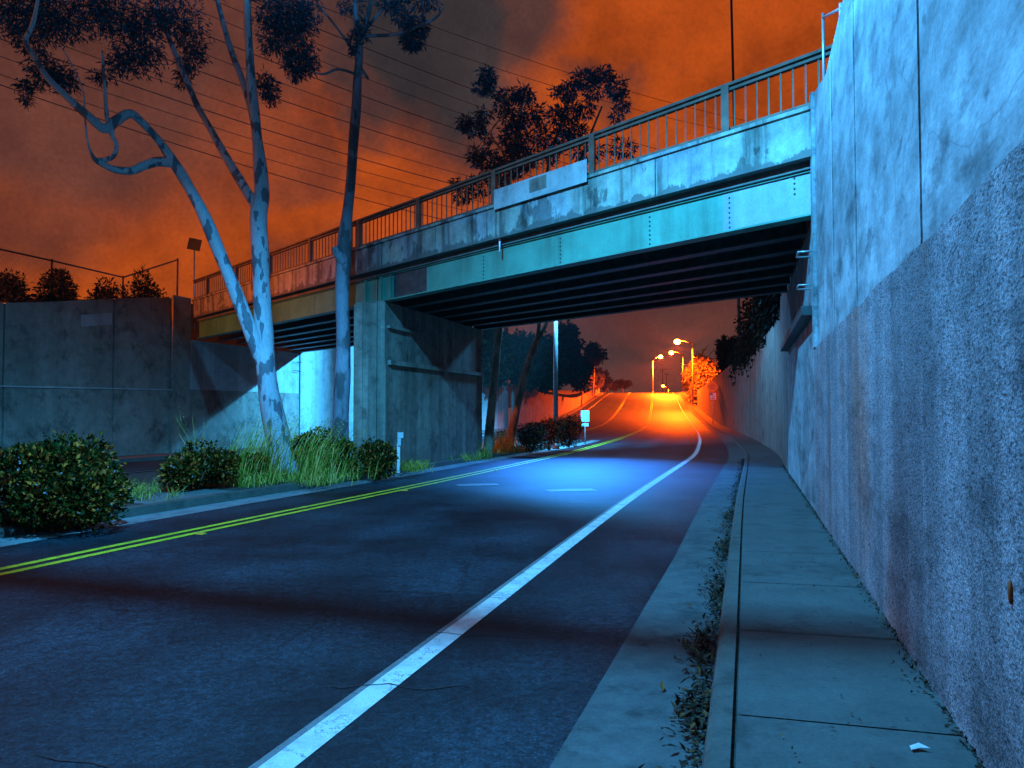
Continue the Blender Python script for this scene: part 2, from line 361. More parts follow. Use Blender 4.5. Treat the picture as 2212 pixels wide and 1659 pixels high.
# ------------------------------------------------------------------ plan curves
def spline(tab):
    xs = [a for a, _ in tab]; ys = [b for _, b in tab]; n = len(xs)
    m = []
    for i in range(n):
        if i == 0: m.append((ys[1] - ys[0]) / (xs[1] - xs[0]))
        elif i == n - 1: m.append((ys[-1] - ys[-2]) / (xs[-1] - xs[-2]))
        else:
            h0, h1 = xs[i] - xs[i - 1], xs[i + 1] - xs[i]
            m.append(((ys[i] - ys[i - 1]) / h0 * h1 + (ys[i + 1] - ys[i]) / h1 * h0) / (h0 + h1))
    def f(x):
        if x <= xs[0]: return ys[0] + m[0] * (x - xs[0])
        if x >= xs[-1]: return ys[-1] + m[-1] * (x - xs[-1])
        i = max(k for k in range(n - 1) if xs[k] <= x); h = xs[i + 1] - xs[i]; t = (x - xs[i]) / h
        return (2 * t**3 - 3 * t * t + 1) * ys[i] + (t**3 - 2 * t * t + t) * h * m[i] + (-2 * t**3 + 3 * t * t) * ys[i + 1] + (t**3 - t * t) * h * m[i + 1]
    return f
yel = spline([(-30, -18.6), (8.3, -5.5), (17.1, -2.47), (26.7, .42), (31.3, 1.7), (42.7, 4.8), (65.5, 10.2), (96.6, 16.9), (140, 25.3), (218, 39.9), (330, 60.5)])
joint = spline([(-30, -9.3), (3.44, .97), (14, 4.2), (21.3, 6.5), (30, 9.2), (43, 12.65), (64, 17.7), (97, 24.9), (140, 33.1), (218, 47.7), (330, 68.3)])
zr = spline([(-30, .0), (0, 0), (16, 0), (26, -.08), (35, -.17), (43, -.2), (65, -.31), (97, -.15), (118, .55), (140, 1.67), (180, 4.4), (205, 5.95), (220, 6.6), (238, 6.95), (270, 6.6), (330, 3.5)])
WALL_A, WALL_B = 1.07, .305             # right wall: X = A + B*Y
LEFT_A = -23.4                           # left wall:  X = LEFT_A + B*Y
def pt(fn, Y, d):
    m = (fn(Y + .25) - fn(Y - .25)) / .5; k = math.hypot(1, m)
    return fn(Y) + d / k, Y - d * m / k
def YS(a, b):
    out = []; y = a
    while y < b:
        out.append(y); y += 1.0 if y < 60 else 2.5 if y < 140 else 4
    return out + [b]
def strip(mb, fn, d0, d1, z0, z1, a, b, smooth=True):
    """ribbon between two offsets of a plan curve, riding on the road profile"""
    ys = YS(a, b); base = len(mb.v)
    g = lambda q, Y: q(Y) if callable(q) else q
    for Y in ys:
        for d, dz in ((d0, z0), (d1, z1)):
            x, y = pt(fn, Y, g(d, Y)); mb.v.append((x, y, zr(y) + g(dz, Y)))
    for k in range(len(ys) - 1):
        i = base + 2 * k; mb.f.append((i, i + 1, i + 3, i + 2)); mb.sm.append(smooth)

# ------------------------------------------------------------------ the setting
END = 300
g = MB()   # street-level ground either side of the cutting, and the bed under the road
def z_ground(Y): return max(5.95, zr(Y) - .3) if Y < 240 else 6.3
rows = YS(-60, 60) + [70, 80, 95, 110, 125, 140, 155, 170, 185, 200, 220, 240, 270, 300, 400, 600, 1000, 1800]
wl_top = spline([(-30, 3.2), (10, 4.1), (24, 5.1), (31.8, 6.35), (40, 6.2), (60, 5.3), (80, 4.9), (110, 4.6), (140, 4.6), (190, 6.9), (210, 7.3)])
def wall_left_x(Y):
    a = LEFT_A + WALL_B * Y
    if Y < 40: return a
    b = pt(yel, Y, -15.0)[0]; t = min(1, (Y - 40) / 18); return a * (1 - t) + b * t
def wall_right_x(Y):
    a = WALL_A + WALL_B * Y
    if Y < 20: return a
    b = pt(joint, Y, 1.15)[0]; t = min(1, (Y - 20) / 6); return a * (1 - t) + b * t
for side in (-1, 1):
    prev = None
    for Y in rows:
        if side < 0:
            x0 = wall_left_x(min(Y, 300)) - .3; zt = (wl_top(Y) - .12) if Y < 205 else z_ground(Y)
        else:
            x0 = wall_right_x(min(Y, 300)) + .3; zt = 6.0 if Y < 150 else max(6.0, zr(min(Y, 300)) + .1) if Y < 240 else 6.3
        zz = z_ground(Y)
        line = [(x0, Y, zt), (x0 + side * 5, Y, (zt + zz) / 2 + .1), (x0 + side * 14, Y, zz + .15), (x0 + side * 60, Y, zz), (x0 + side * 900, Y, zz)]
        if prev:
            for k in range(4):
                q = [prev[k], prev[k + 1], line[k + 1], line[k]]
                g.face(q if side > 0 else q[::-1], True)
        prev = line
# ground bed under the cutting
prev = None
for Y in rows:
    Yc = min(Y, 300); z = zr(Yc) - .35 if Y <= 300 else 5.9
    line = [(wall_left_x(Yc) - .32, Y, z), (wall_right_x(Yc) + .32, Y, z)]
    if prev: g.face([prev[0], prev[1], line[1], line[0]], True)
    prev = line
struct(g.build('ground', M['ground']))

g = MB(); ys_ = YS(-30, END); base_ = len(g.v)
for Y in ys_:
    for (x, y) in (pt(yel, Y, -14.9), pt(yel, Y, -7), pt(yel, Y, 0), pt(joint, Y, -2), pt(joint, Y, -.4)): g.v.append((x, y, zr(y)))
for k in range(len(ys_) - 1):
    for j in range(4):
        i = 5 * k + j; g.f.append((i, i + 1, i + 6, i + 5)); g.sm.append(True)
road = struct(g.build('road', M['asphalt']))
uvl = road.data.uv_layers.new(name='UVMap')
for lp in road.data.loops: uvl.data[lp.index].uv = ((-14.9, -7, 0, 5.4, 7.1)[lp.vertex_index % 5], (lp.vertex_index // 5) * .1)
# right gutter fills between road and kerb (its own ribbon 4 mm up), kerb, pavement
g = MB(); strip(g, joint, lambda Y: -.75 - .12 * max(0, min(1, (9 - Y) / 6)), -.13, .008, .005, -30, END); struct(g.build('gutter', M['gutter']))
g = MB(); strip(g, joint, -.16, -.13, -.03, .12, -30, END); strip(g, joint, -.13, -.10, .12, .15, -30, END); strip(g, joint, -.10, -.012, .15, .152, -30, END); struct(g.build('kerb', M['kerb']))
# pavement flags with open joints
Y = -30; g = MB()
def walk_right(Yv): return (wall_right_x(Yv) - joint(Yv)) * .955
while Y < 215:
    w = 1.55 if Y < 60 else 4
    strip(g, joint, .012, lambda q: walk_right(q) + .05, .146, .165, Y + .008, Y + w - .008)
    Y += w
struct(g.build('pavement', M['walk']))
g = MB(); strip(g, joint, -.02, lambda q: walk_right(q) + .05, .118, .118, -30, 215); struct(g.build('pavement_joint', M['soil']))
g = MB(); strip(g, joint, -.14, 3.5, .12, .2, 215, END); struct(g.build('verge', M['walk']))

# markings lie on the road
g = MB(); strip(g, joint, -2.22, -2.05, .004, .004, -30, 262); o = struct(g.build('edge_line', M['white_paint'], road))
g = MB(); strip(g, joint, -2.265, -2.222, .004, .004, -30, 60); struct(g.build('worn_line', M['ghost_paint'], road))
g = MB()
for a, b in ((-.19, -.07), (.07, .19)): strip(g, yel, a, b, .004, .004, -30, 262)
struct(g.build('centre_line', M['yellow_paint'], road))
g = MB(); strip(g, yel, -11.5, -11.35, .004, .004, 40, 262); struct(g.build('edge_line', M['white_paint'], road))
g = MB(); strip(g, yel, -8.75, -8.63, .004, .004, -20, 44); struct(g.build('edge_line', M['white_paint'], road))
g = MB()
for a, b in ((-.19, -.07), (.07, .19)): strip(g, yel, lambda Y, a=a: -5.2 - (Y - 60) * .008 + a, lambda Y, b=b: -5.2 - (Y - 60) * .008 + b, .004, .004, 56, 262)
struct(g.build('lane_line', M['yellow_paint'], road))

g = MB()
for (px, py, ln) in ((1036, 1049, 1.0), (1242, 1062, 1.1)):
    c = P(px, py, 1.75 * F_PX / (py - HOR)); a0 = Vector((c.x - .5 * ln * .95, c.y + .06, zr(c.y) + .0045)); b0 = Vector((.95 * ln, .2 * ln, 0))
    g = MB(); g.face([a0, a0 + b0 * .5 + Vector((.02, -.02, 0)), a0 + b0, a0 + b0 + Vector((-.1, .42, 0)), a0 + b0 * .4 + Vector((-.05, .5, 0)), a0 + Vector((-.12, .38, 0))]); struct(g.build('paint_patch', M['ghost_paint'], road))
random.seed(31)
for Yc, l0, l1 in ((3.0, -3.4, -.9), (4.1, -2.5, -1.6), (5.3, -2.9, -1.2), (6.4, -4.6, -.9), (8.3, -2.6, -1.7), (10.6, -5.2, -1.0), (13.5, -3.0, -.9), (7.4, -7.4, -4.6)):
    g = MB(); n_ = 14; pr_ = None; oy = 0
    for k in range(n_ + 1):
        oy += rnd0(-.045, .045) + .012; x, y = pt(joint, Yc + oy, l0 + (l1 - l0) * k / n_); w_ = .004 + .004 * random.random() if 0 < k < n_ else .001
        q = (Vector((x, y - w_, zr(y) + .0062)), Vector((x, y + w_, zr(y) + .0062)))
        if pr_: g.face([pr_[0], q[0], q[1], pr_[1]])
        pr_ = q
    struct(g.build('road_crack', M['cable'], road))
# raised median island with rounded far tip
def med_l(Y): return -8.1 if Y < 38 else -8.1 + 6.5 * ((Y - 38) / 9) ** 2
def med_r(Y): return -2.0 if Y < 30 else -2.0 + .55 * min(1, (Y - 30) / 12)
ME = 46.0
g = MB(); strip(g, yel, lambda Y: min(med_l(Y) + .2, med_r(Y) - .25), lambda Y: med_r(Y) - .2, .13, .13, -30, ME); struct(g.build('median', M['soil']))
g = MB()
strip(g, yel, lambda Y: med_r(Y) - .22, lambda Y: med_r(Y) - .03, .15, .145, -30, ME)
strip(g, yel, lambda Y: med_r(Y) - .03, lambda Y: med_r(Y), .145, -.05, -30, ME)
strip(g, yel, lambda Y: med_l(Y) , lambda Y: min(med_l(Y) + .22, med_r(Y) - .2), .15, .15, -30, ME)
strip(g, yel, lambda Y: med_l(Y) - .03, lambda Y: med_l(Y), -.05, .15, -30, ME)
struct(g.build('kerb', M['kerb']))
g = MB(); strip(g, yel, lambda Y: med_r(Y), lambda Y: med_r(Y) + .6, .006, .004, -30, ME + 4); struct(g.build('gutter', M['gutter_pale']))
# paved strip of the median between the shrubs
g = MB(); strip(g, yel, lambda Y: -7.8, lambda Y: -2.25, .14, .14, 12.4, 14.6); struct(g.build('median_paving', M['medianpave']))
g = MB(); strip(g, yel, lambda Y: -7.8, lambda Y: -2.25, .14, .14, 4, 9.3); struct(g.build('median_paving', M['medianpave']))
# left kerb and footway
g = MB()
def lw(Y): return (wall_left_x(Y) - yel(Y)) * .957
strip(g, yel, lambda Y: lw(Y) - .05, lambda Y: max(lw(Y) + 1.1, -13.4), .14, .14, -30, 215)
strip(g, yel, lambda Y: max(lw(Y) + 1.1, -13.4), lambda Y: max(lw(Y) + 1.1, -13.4) + .03, .14, -.03, -30, 215)
struct(g.build('footway', M['walk']))

# ------------------------------------------------------------------ bridge frame: u along the span (right to left), v into the picture along the walls
G0 = Vector((4.72, 11.9, 0)); E = Vector((-.87, 1, 0)).normalized(); WD = Vector((.305, 1, 0)).normalized()
PERP = Vector((E.y, -E.x, 0))           # square to the span, away from the camera
if PERP.y < 0: PERP = -PERP
def B(u, v, z, off=0): return G0 + E * u + WD * v - PERP * off + Vector((0, 0, z))
def bu(Y): return (Y - 11.9) * math.hypot(1, .87)
UL = bu(32.75); VW = 7.6 * math.hypot(1, .305); UP = bu(21.3)
ZS, ZG = 4.76, 5.47                      # girder bottom / top
def uend(z=0): return 0.0

# ------------------------------------------------------------------ right retaining wall (near) with the abutment face
def wall_pt(Y, z, out=0): return Vector((WALL_A + WALL_B * Y - out * .956, Y + out * .29, z))
rw = empty('retaining_wall', wall_pt(6, .15), 'tall stained concrete wall beside the right pavement, rough below and smooth above', 'wall')
def slab(mb, y0, y1, zb, zt, out=0, thick=.5, n=None):
    """wall piece following the right wall line; zb, zt callables of Y"""
    f = lambda q, Y: q(Y) if callable(q) else q
    n = n or max(1, int((y1 - y0) / 1.0))
    ys = [y0 + (y1 - y0) * k / n for k in range(n + 1)]
    for a, b in zip(ys, ys[1:]):
        mb.hexa([wall_pt(a, f(zb, a), out), wall_pt(a, f(zb, a), -thick), wall_pt(b, f(zb, b), -thick), wall_pt(b, f(zb, b), out),
                 wall_pt(a, f(zt, a), out), wall_pt(a, f(zt, a), -thick), wall_pt(b, f(zt, b), -thick), wall_pt(b, f(zt, b), out)])
def face_wall(mb, y0, y1, zb, zt, out=0, thick=.5, n=None):
    """closed wall without internal faces"""
    f = lambda q, Y: q(Y) if callable(q) else q
    n = n or max(1, int((y1 - y0) / .12)); ys = [y0 + (y1 - y0) * k / n for k in range(n + 1)]
    base = len(mb.v)
    for Y in ys:
        mb.v += [tuple(wall_pt(Y, f(zb, Y), out)), tuple(wall_pt(Y, f(zt, Y), out)), tuple(wall_pt(Y, f(zt, Y), -thick)), tuple(wall_pt(Y, f(zb, Y), -thick))]
    for k in range(n):
        i = base + 4 * k
        for a, b in ((0, 1), (1, 2), (2, 3), (3, 0)):
            mb.f.append((i + a, i + b, i + 4 + b, i + 4 + a)); mb.sm.append(False)
    mb.f.append((base, base + 1, base + 2, base + 3)); mb.sm.append(False)
    e = base + 4 * n; mb.f.append((e + 3, e + 2, e + 1, e)); mb.sm.append(False)
def z_line(Y): return 2.74 + (Y - 2.97) * -.006 + .022 * mnoise.noise(Vector((Y * 2.3, .4, 0))) + .012 * mnoise.noise(Vector((Y * 9, 1.4, 0)))
def z_top(Y): return 6.12 if Y < 9.9 else 6.12 + (Y - 9.9) / 1.85 * .5
yb = 11.75
g = MB(); face_wall(g, -14, yb, -.1, z_line, .03); g.build('rough_base', M['wall_rough'], rw)
g = MB(); face_wall(g, -14, yb, z_line, z_top, 0.0, .47); g.build('smooth_face', M['wall_smooth'], rw)
g = MB()      # raised form joints standing a hair proud
for Y in (4.6, 7.3, 9.2):
    slab(g, Y, Y + .018, z_line, 6.05, .012, -.004, 1)
g.build('form_joint', M['wall_smooth'], rw)
g = MB(); slab(g, yb - .32, yb, z_line, lambda Y: z_top(Y) + .002, .05, -.002, 1); g.build('end_pilaster', M['wall_smooth'], rw)
g = MB(); g.sphere(wall_pt(3.05, 1.03, .035), (.012, .012, .05), 8, 5); g.build('rust_bolt', M['rust'], rw)

ab = empty('bridge_abutment', wall_pt(15, .15), 'pale concrete abutment under the right bridge end with a dark ledge and rungs', 'abutment')
g = MB(); face_wall(g, yb + .012, 19.75, -.1, 4.74, .015); g.build('face', M['wall_smooth'], ab)
g = MB(); slab(g, yb + .1, 19.4, 3.22, 3.36, .2, -.02, 1); g.build('ledge', M['steel_dark'], ab)
for z in (4.25, 3.72):
    r = MB(); y0 = yb + .3
    r.tube([wall_pt(y0, z, .02), wall_pt(y0, z, .22), wall_pt(y0 + .45, z, .22), wall_pt(y0 + .45, z, .02)], .014, 8)
    r.build('rung', M['galv'], ab)
# wall beyond the bridge on the right
def curved_wall(name, xf, y0, y1, ztop, thick, side, mat, label, cat, zb=-.4):
    mb = MB(); ys = YS(y0, y1); base = len(mb.v)
    for Y in ys:
        x = xf(Y); z0 = zr(Y) + zb
        mb.v += [(x, Y, z0), (x, Y, ztop(Y)), (x + side * thick, Y, ztop(Y)), (x + side * thick, Y, z0)]
    for k in range(len(ys) - 1):
        i = base + 4 * k
        for a, b in ((0, 1), (1, 2), (2, 3), (3, 0)):
            q = (i + a, i + b, i + 4 + b, i + 4 + a); mb.f.append(q); mb.sm.append(False)
    mb.f.append((base, base + 1, base + 2, base + 3)); mb.sm.append(False)
    e = base + 4 * (len(ys) - 1); mb.f.append((e + 3, e + 2, e + 1, e)); mb.sm.append(False)
    o = mb.build(name, mat, None, (xf(ys[0]), ys[0], zr(ys[0])))
    return tag(o, label, cat)
curved_wall('retaining_wall', lambda Y: wall_right_x(Y) + (.0 if Y > 20.2 else .1), 19.78, 150, lambda Y: max(6.15 if Y < 90 else 6.15 - (Y - 90) * .01, zr(Y) + .9), .4, 1, M['wall_left'],
            'curving concrete wall along the right pavement beyond the bridge, overhung by black ivy', 'wall')
# left wall, near part up to the bridge, then under and beyond it
lwall = empty('retaining_wall', (wall_left_x(26), 26, 0), 'dark concrete retaining wall across the far roadway at left, with panel joints and a mid ledge', 'wall')
def left_pt(Y, z, out=0): return Vector((LEFT_A + WALL_B * Y + out * .956, Y - out * .29, z))
def left_wall(mb, y0, y1, zb, zt, out=0, thick=.5):
    f = lambda q, Y: q(Y) if callable(q) else q
    n = max(1, int((y1 - y0))); ys = [y0 + (y1 - y0) * k / n for k in range(n + 1)]; base = len(mb.v)
    for Y in ys:
        mb.v += [tuple(left_pt(Y, f(zb, Y), out)), tuple(left_pt(Y, f(zt, Y), out)), tuple(left_pt(Y, f(zt, Y), -thick)), tuple(left_pt(Y, f(zb, Y), -thick))]
    for k in range(n):
        i = base + 4 * k
        for a, b in ((0, 1), (1, 2), (2, 3), (3, 0)):
            mb.f.append((i + 4 + a, i + 4 + b, i + b, i + a)); mb.sm.append(False)
    mb.f.append((base + 3, base + 2, base + 1, base)); mb.sm.append(False)
    e = base + 4 * n; mb.f.append((e, e + 1, e + 2, e + 3)); mb.sm.append(False)
cuts = [-12, 0, 8, 14, 19.5, 24.2, 28.4, 32.2]
for a, b in zip(cuts, cuts[1:]):
    g = MB(); left_wall(g, a + .03, b - .03, -.3, lambda Y: 2.55 + (Y - 28) * .01, .03); left_wall(g, a + .03, b - .03, lambda Y: 2.552 + (Y - 28) * .01, wl_top, 0, .47)
    g.build('wall_panel', M['wall_left'], lwall)
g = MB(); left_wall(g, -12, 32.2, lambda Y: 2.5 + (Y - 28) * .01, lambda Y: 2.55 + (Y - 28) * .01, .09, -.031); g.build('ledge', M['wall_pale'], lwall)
g = MB(); left_wall(g, -12, 32.2, -.3, lambda Y: wl_top(Y) - .03, -.035, .4); g.build('joint_backing', M['soil'], lwall)
g = MB(); left_wall(g, 27.0, 28.3, lambda Y: wl_top(Y) - .95, lambda Y: wl_top(Y) - .52, .004, -.001); g.build('paint_patch', M['patchpaint'], lwall)
g = MB(); left_wall(g, 31.2, 32.19, -.3, lambda Y: 6.42, .12, -.032); g.build('end_pilaster', M['wall_left'], lwall)
lab = empty('bridge_abutment', left_pt(36, 0), 'concrete abutment wall under the left end of the bridge, split by a diagonal shadow', 'abutment')
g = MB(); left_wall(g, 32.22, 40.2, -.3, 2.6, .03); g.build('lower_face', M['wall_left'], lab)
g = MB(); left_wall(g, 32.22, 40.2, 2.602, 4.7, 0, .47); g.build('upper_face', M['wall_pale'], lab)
for z in (3.75, 4.2):
    r = MB(); r.tube([left_pt(39.6, z, .02), left_pt(39.6, z, .25), left_pt(40.05, z, .25), left_pt(40.05, z, .02)], .016, 8); r.build('rung', M['steel_dark'], lab)
g = MB(); left_wall(g, 40.19, 40.24, -.3, 4.7, .06, -.03); g.build('drain_strip', M['steel_dark'], lab)
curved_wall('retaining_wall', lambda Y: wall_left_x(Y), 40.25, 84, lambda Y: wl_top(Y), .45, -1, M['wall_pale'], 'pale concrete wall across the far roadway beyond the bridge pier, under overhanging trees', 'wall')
curved_wall('boundary_wall', lambda Y: wall_left_x(Y) + .6, 84.02, 205, lambda Y: max(wl_top(Y) - .7, zr(Y) + 1.9) if Y > 100 else wl_top(Y) - .4, .3, -1, M['wall_left'],
            'low panelled wall lit orange, running uphill along the far left pavement', 'wall')

# ------------------------------------------------------------------ bridge
br = empty('road_bridge', B(UP, 0, 0), 'skewed concrete and steel bridge with teal girders and a picket railing over the road', 'bridge')
U0, U1 = .03, UL - .03
def bbox(mb, u0, u1, o0, o1, z0, z1):
    """o measured square to the span from the near girder web, positive towards the camera; ends cut along the walls"""
    sk = WD.dot(E) / WD.dot(PERP)
    def q(u, o, z): return G0 + E * (u - o * sk) - PERP * o + Vector((0, 0, z))
    mb.hexa([q(u0, o0, z0), q(u0, o1, z0), q(u1, o1, z0), q(u1, o0, z0), q(u0, o0, z1), q(u0, o1, z1), q(u1, o1, z1), q(u1, o0, z1)])
def q3(u, o, z):
    sk = WD.dot(E) / WD.dot(PERP); return G0 + E * (u - o * sk) - PERP * o + Vector((0, 0, z))
WV = VW * WD.dot(PERP)
OV = .3
g = MB(); bbox(g, U0, U1, OV - .02, -WV - OV + .02, 5.66, 5.9); g.build('deck_slab', M['pier'], br)
g = MB(); bbox(g, U0, U1, OV, OV - .22, 5.62, 6.33); bbox(g, U0, U1, OV + .05, OV - .02, 6.3305, 6.39); g.build('fascia', M['fascia'], br)
g = MB(); bbox(g, U0, U1, -WV - OV + .22, -WV - OV, 5.57, 6.3); g.build('fascia', M['fascia'], br)
ng = 7
for k in range(ng):
    o = -WV * k / (ng - 1); g = MB()
    for (a, b) in ((U0, UP + .5), (UP + .56, U1)):
        bbox(g, a, b, o, o - .03, ZS + .0305, ZG - .0005); bbox(g, a, b, o + .13, o - .16, ZS, ZS + .03); bbox(g, a, b, o + .05, o - .16, ZG, ZG + .03)
    gd = g.build('girder', M['girder'] if k == 0 else M['steel_dark'], br)
    if k == 0:
        ri = MB()
        for u in [bu(y) for y in (12.15, 13.05, 14.35, 16.15, 18.1)] + [UP + 4.4, UP + 8.8, UP + 13]:
            ri = MB()
            for j in range(7 if u > .5 else 4):
                ri.sphere(q3(u, .004, ZS + (.1 if u > .5 else .42) + j * .085), (.02, .02, .02), 8, 5)
            ri.build('rivet_row', M['steel_dark'], gd)
        st = MB()
        for u in (UP - .25, UP + .25, UP + 1.1):
            st = MB(); bbox(st, u, u + .03, .11, .001, ZS + .031, ZG - .001); st.build('stiffener', M['girder'], gd)
        st = MB(); bbox(st, .06, bu(13.15), .004, .0006, ZS + .0315, ZG - .0015); st.build('repainted_end', M['girder_repaint'], gd)
        st = MB(); bbox(st, UP - 1.9, UP - .32, .004, .0006, ZS + .0315, ZG - .0015); st.build('painted_shadow', M['steel_dark'], gd)  # thin dark sheet standing in for the shadow on the girder near the pier
    if 0 < k:
        d = MB()
        for u in (3, 6.5, 10, 13.5, UP + 5, UP + 10, UP + 14):
            d = MB(); bbox(d, u, u + .06, o + WV / (ng - 1) - .17, o + .14, ZS + .2, ZS + .5); d.build('cross_brace', M['steel_dark'], br)
for yy in (14.2, 16.9, 19.4, 21.3, 25.5, 29):
    g = MB(); bbox(g, bu(yy), bu(yy) + .025, OV + .003, OV - .01, 5.622, 6.325); g.build('expansion_joint', M['soil'], br)
# haunch strip between girder top and slab
g = MB(); bbox(g, U0, U1, .1, -.12, ZG + .031, 5.659); g.build('haunch', M['fascia'], br)
# railing on the near edge
o_r = OV - .06
posts = [bu(13.1 + 2.3 * k) + .0 for k in range(-1, 9)]
zr0, zr1 = 6.395, 7.17
g = MB(); bbox(g, U0 - .75, U1, o_r + .07, o_r - .07, zr1, zr1 + .05); bbox(g, U0 - .75, U1, o_r + .045, o_r - .045, zr1 - .075, zr1 - .03); g.build('top_rail', M['rail'], br)
pu = [u for u in posts if U0 + .3 < u < U1 - .3]
for u in pu:
    g = MB(); bbox(g, u - .075, u + .075, o_r + .075, o_r - .075, zr0 - .003, zr1 - .001); g.build('railing_post', M['rail'], br)
edges = [U0 - .7] + pu + [U1 - .02]
for a, b in zip(edges, edges[1:]):
    g = MB(); a2 = a + .08; b2 = b - .08
    bbox(g, a2, b2, o_r + .025, o_r - .025, zr0 + .03, zr0 + .075)
    n = max(2, int((b2 - a2) / .205)); 
    for k in range(n):
        u = a2 + (b2 - a2) * (k + .5) / n
        bbox(g, u - .014, u + .014, o_r + .014, o_r - .014, zr0 + .0755, zr1 - .0755)
    g.build('railing_panel', M['rail'], br)
# patch plate covering the foot of one railing bay
pa, pb = bu(15.4) + .1, bu(17.7) - .08
g = MB(); g_sk = None
sk = WD.dot(E) / WD.dot(PERP)
bbox(g, pa, pb, OV + .09, OV + .055, 6.25, 6.7); g.build('patch_plate', M['patchpaint'], br)
g = MB(); bbox(g, (pa + pb) / 2 - .28, (pa + pb) / 2 + .25, OV + .097, OV + .0905, 6.38, 6.66); g.build('broken_patch', M['pier'], br)
# far railing
g = MB(); bbox(g, U0 + .2, U1, -WV - OV + .14, -WV - OV + .02, zr1, zr1 + .05)
for k in range(12): bbox(g, 1 + 2.4 * k, 1.1 + 2.4 * k, -WV - OV + .13, -WV - OV + .03, 6.301, zr1 - .001)
bbox(g, U0 + .2, U1, -WV - OV + .10, -WV - OV + .06, 6.6, 6.64)
g.build('far_railing', M['rail'], br)
# scupper pipe hanging below the fascia
p0 = q3(bu(17.55), OV - .06, 5.655)
g = MB(); g.tube([p0, p0 - Vector((0, 0, .34))], .018, 8); sp = g.build('drain_pipe', M['whitepost'], br)
g = MB(); g.tube([p0 - Vector((0, 0, .01)), p0 - Vector((0, 0, .1))], .021, 8); g.build('red_collar', M['sign_red'], sp)

# pier
pr = empty('bridge_pier', B(UP, 0, .1), 'stained concrete wall pier with two dark ledges standing on the median under the bridge', 'pier')
PT = .95
def pier_box(mb, v0, v1, t0, t1, z0, z1):
    sk2 = Vector((WD.y, -WD.x, 0))
    def q(v, t, z): return B(UP, v, z) - sk2 * t
    mb.hexa([q(v0, t0, z0), q(v0, t1, z0), q(v1, t1, z0), q(v1, t0, z0), q(v0, t0, z1), q(v0, t1, z1), q(v1, t1, z1), q(v1, t0, z1)][::1])
g = MB(); pier_box(g, -.1, VW + .05, 0, PT, -.3, 3.0); pier_box(g, -.1, VW + .05, .03, PT - .03, 3.0005, 4.755); g.build('shaft', M['pier'], pr)
g = MB(); pier_box(g, .02, VW - .02, -.1, -.001, 3.0, 3.13); g.build('ledge', M['pier'], pr)
g = MB(); pier_box(g, .02, 2.6, -.07, .0295, 4.02, 4.1); g.build('ledge', M['pier'], pr)
g = MB(); pier_box(g, -.16, -.101, .25, .5, -.2, 4.7); pier_box(g, -.13, -.1005, .7, PT + .02, -.2, 4.7); g.build('nose_rib', M['pier'], pr)

# ------------------------------------------------------------------ lamps
def lamp_dist(light, stops=((.0, .015), (.16, .055), (.28, .38), (.42, 1.0), (.62, .62), (1, .3))):
    light.use_nodes = True; t = light.node_tree; em = t.nodes['Emission']
    gm = N(t, 'NewGeometry'); sp = N(t, 'SeparateXYZ'); t.links.new(gm.outputs['Incoming'], sp.inputs[0])
    ab_ = N(t, 'Math', operation='ABSOLUTE'); t.links.new(sp.outputs['Z'], ab_.inputs[0])
    r = ramp(t, ab_.outputs[0], list(stops))
    t.links.new(r, em.inputs['Strength'])
def add_light(name, loc, power, color, parent, size=.12, dist=False):
    l = bpy.data.lights.new(name, 'POINT'); l.energy = power; l.color = color; l.shadow_soft_size = size
    o = bpy.data.objects.new(name, l); COL.objects.link(o); o.parent = parent; o.location = Vector(loc) - ORIG[parent.name]
    if dist is True: lamp_dist(l)
    elif dist: lamp_dist(l, dist)
    return o
def street_lamp(base, top, head, label, lens, power, color, group, mat, size=.12, dist=False, rad=(.11, .07), hs=(.55, .2, .09)):
    base, top, head = Vector(base), Vector(top), Vector(head)
    t = empty('street_lamp', base, label, 'street lamp', group)
    g = MB(); g.tube([base, base.lerp(top, .5), top], [rad[0], (rad[0] + rad[1]) / 2, rad[1]], 12)
    g.tube([base, base + Vector((0, 0, .25))], rad[0] * 1.5, 12); g.build('pole', mat, t)
    d = head - top; d.z = 0; d.normalize()
    mid = top.lerp(head, .5) + Vector((0, 0, .25))
    g = MB(); g.tube([top - Vector((0, 0, .15)), mid, head + Vector((0, 0, .09)) - d * .2], rad[1] * .6, 8); g.build('arm', mat, t)
    up = Vector((0, 0, 1)); mtx = Matrix((d, up.cross(d), up)).transposed()
    g = MB(); g.box(head + Vector((0, 0, .1)), hs, mtx)
    g.hexa([head + mtx @ Vector(k) for k in ((-hs[0] / 2, -hs[1] / 2, .1 + hs[2] / 2 + .001), (hs[0] / 2, -hs[1] / 2, .1 + hs[2] / 2 + .001), (hs[0] / 2, hs[1] / 2, .1 + hs[2] / 2 + .001), (-hs[0] / 2, hs[1] / 2, .1 + hs[2] / 2 + .001),
                                           (-hs[0] / 3, -hs[1] / 3, .14 + hs[2] / 2), (hs[0] / 3, -hs[1] / 3, .14 + hs[2] / 2), (hs[0] / 3, hs[1] / 3, .14 + hs[2] / 2), (-hs[0] / 3, hs[1] / 3, .14 + hs[2] / 2))])
    h = g.build('lamp_head', M['galv'], t)
    if lens == 'lens_sodium':
        g = MB(); g.sphere(head + Vector((0, 0, -.1)), (.62, .62, .5), 16, 10); g.build('lens', M[lens], h)
    else:
        g = MB(); g.box(head + Vector((0, 0, .048)), (hs[0] * .8, hs[1] * .75, .012), mtx); g.build('lens', M[lens], h)
    if power: add_light('lamp_light', head - Vector((0, 0, .8 if lens == 'lens_sodium' else .1)), power, color, t, size, dist)
    return t
street_lamp((-9.2, 5.6, .1), (-9.2, 5.6, 9.6), LAMP_NEAR, 'tall galvanised lamp post on the near median with a long arm over the road', 'lens_blue', P_NEAR, BLUE, None, M['galv'], .085, True)
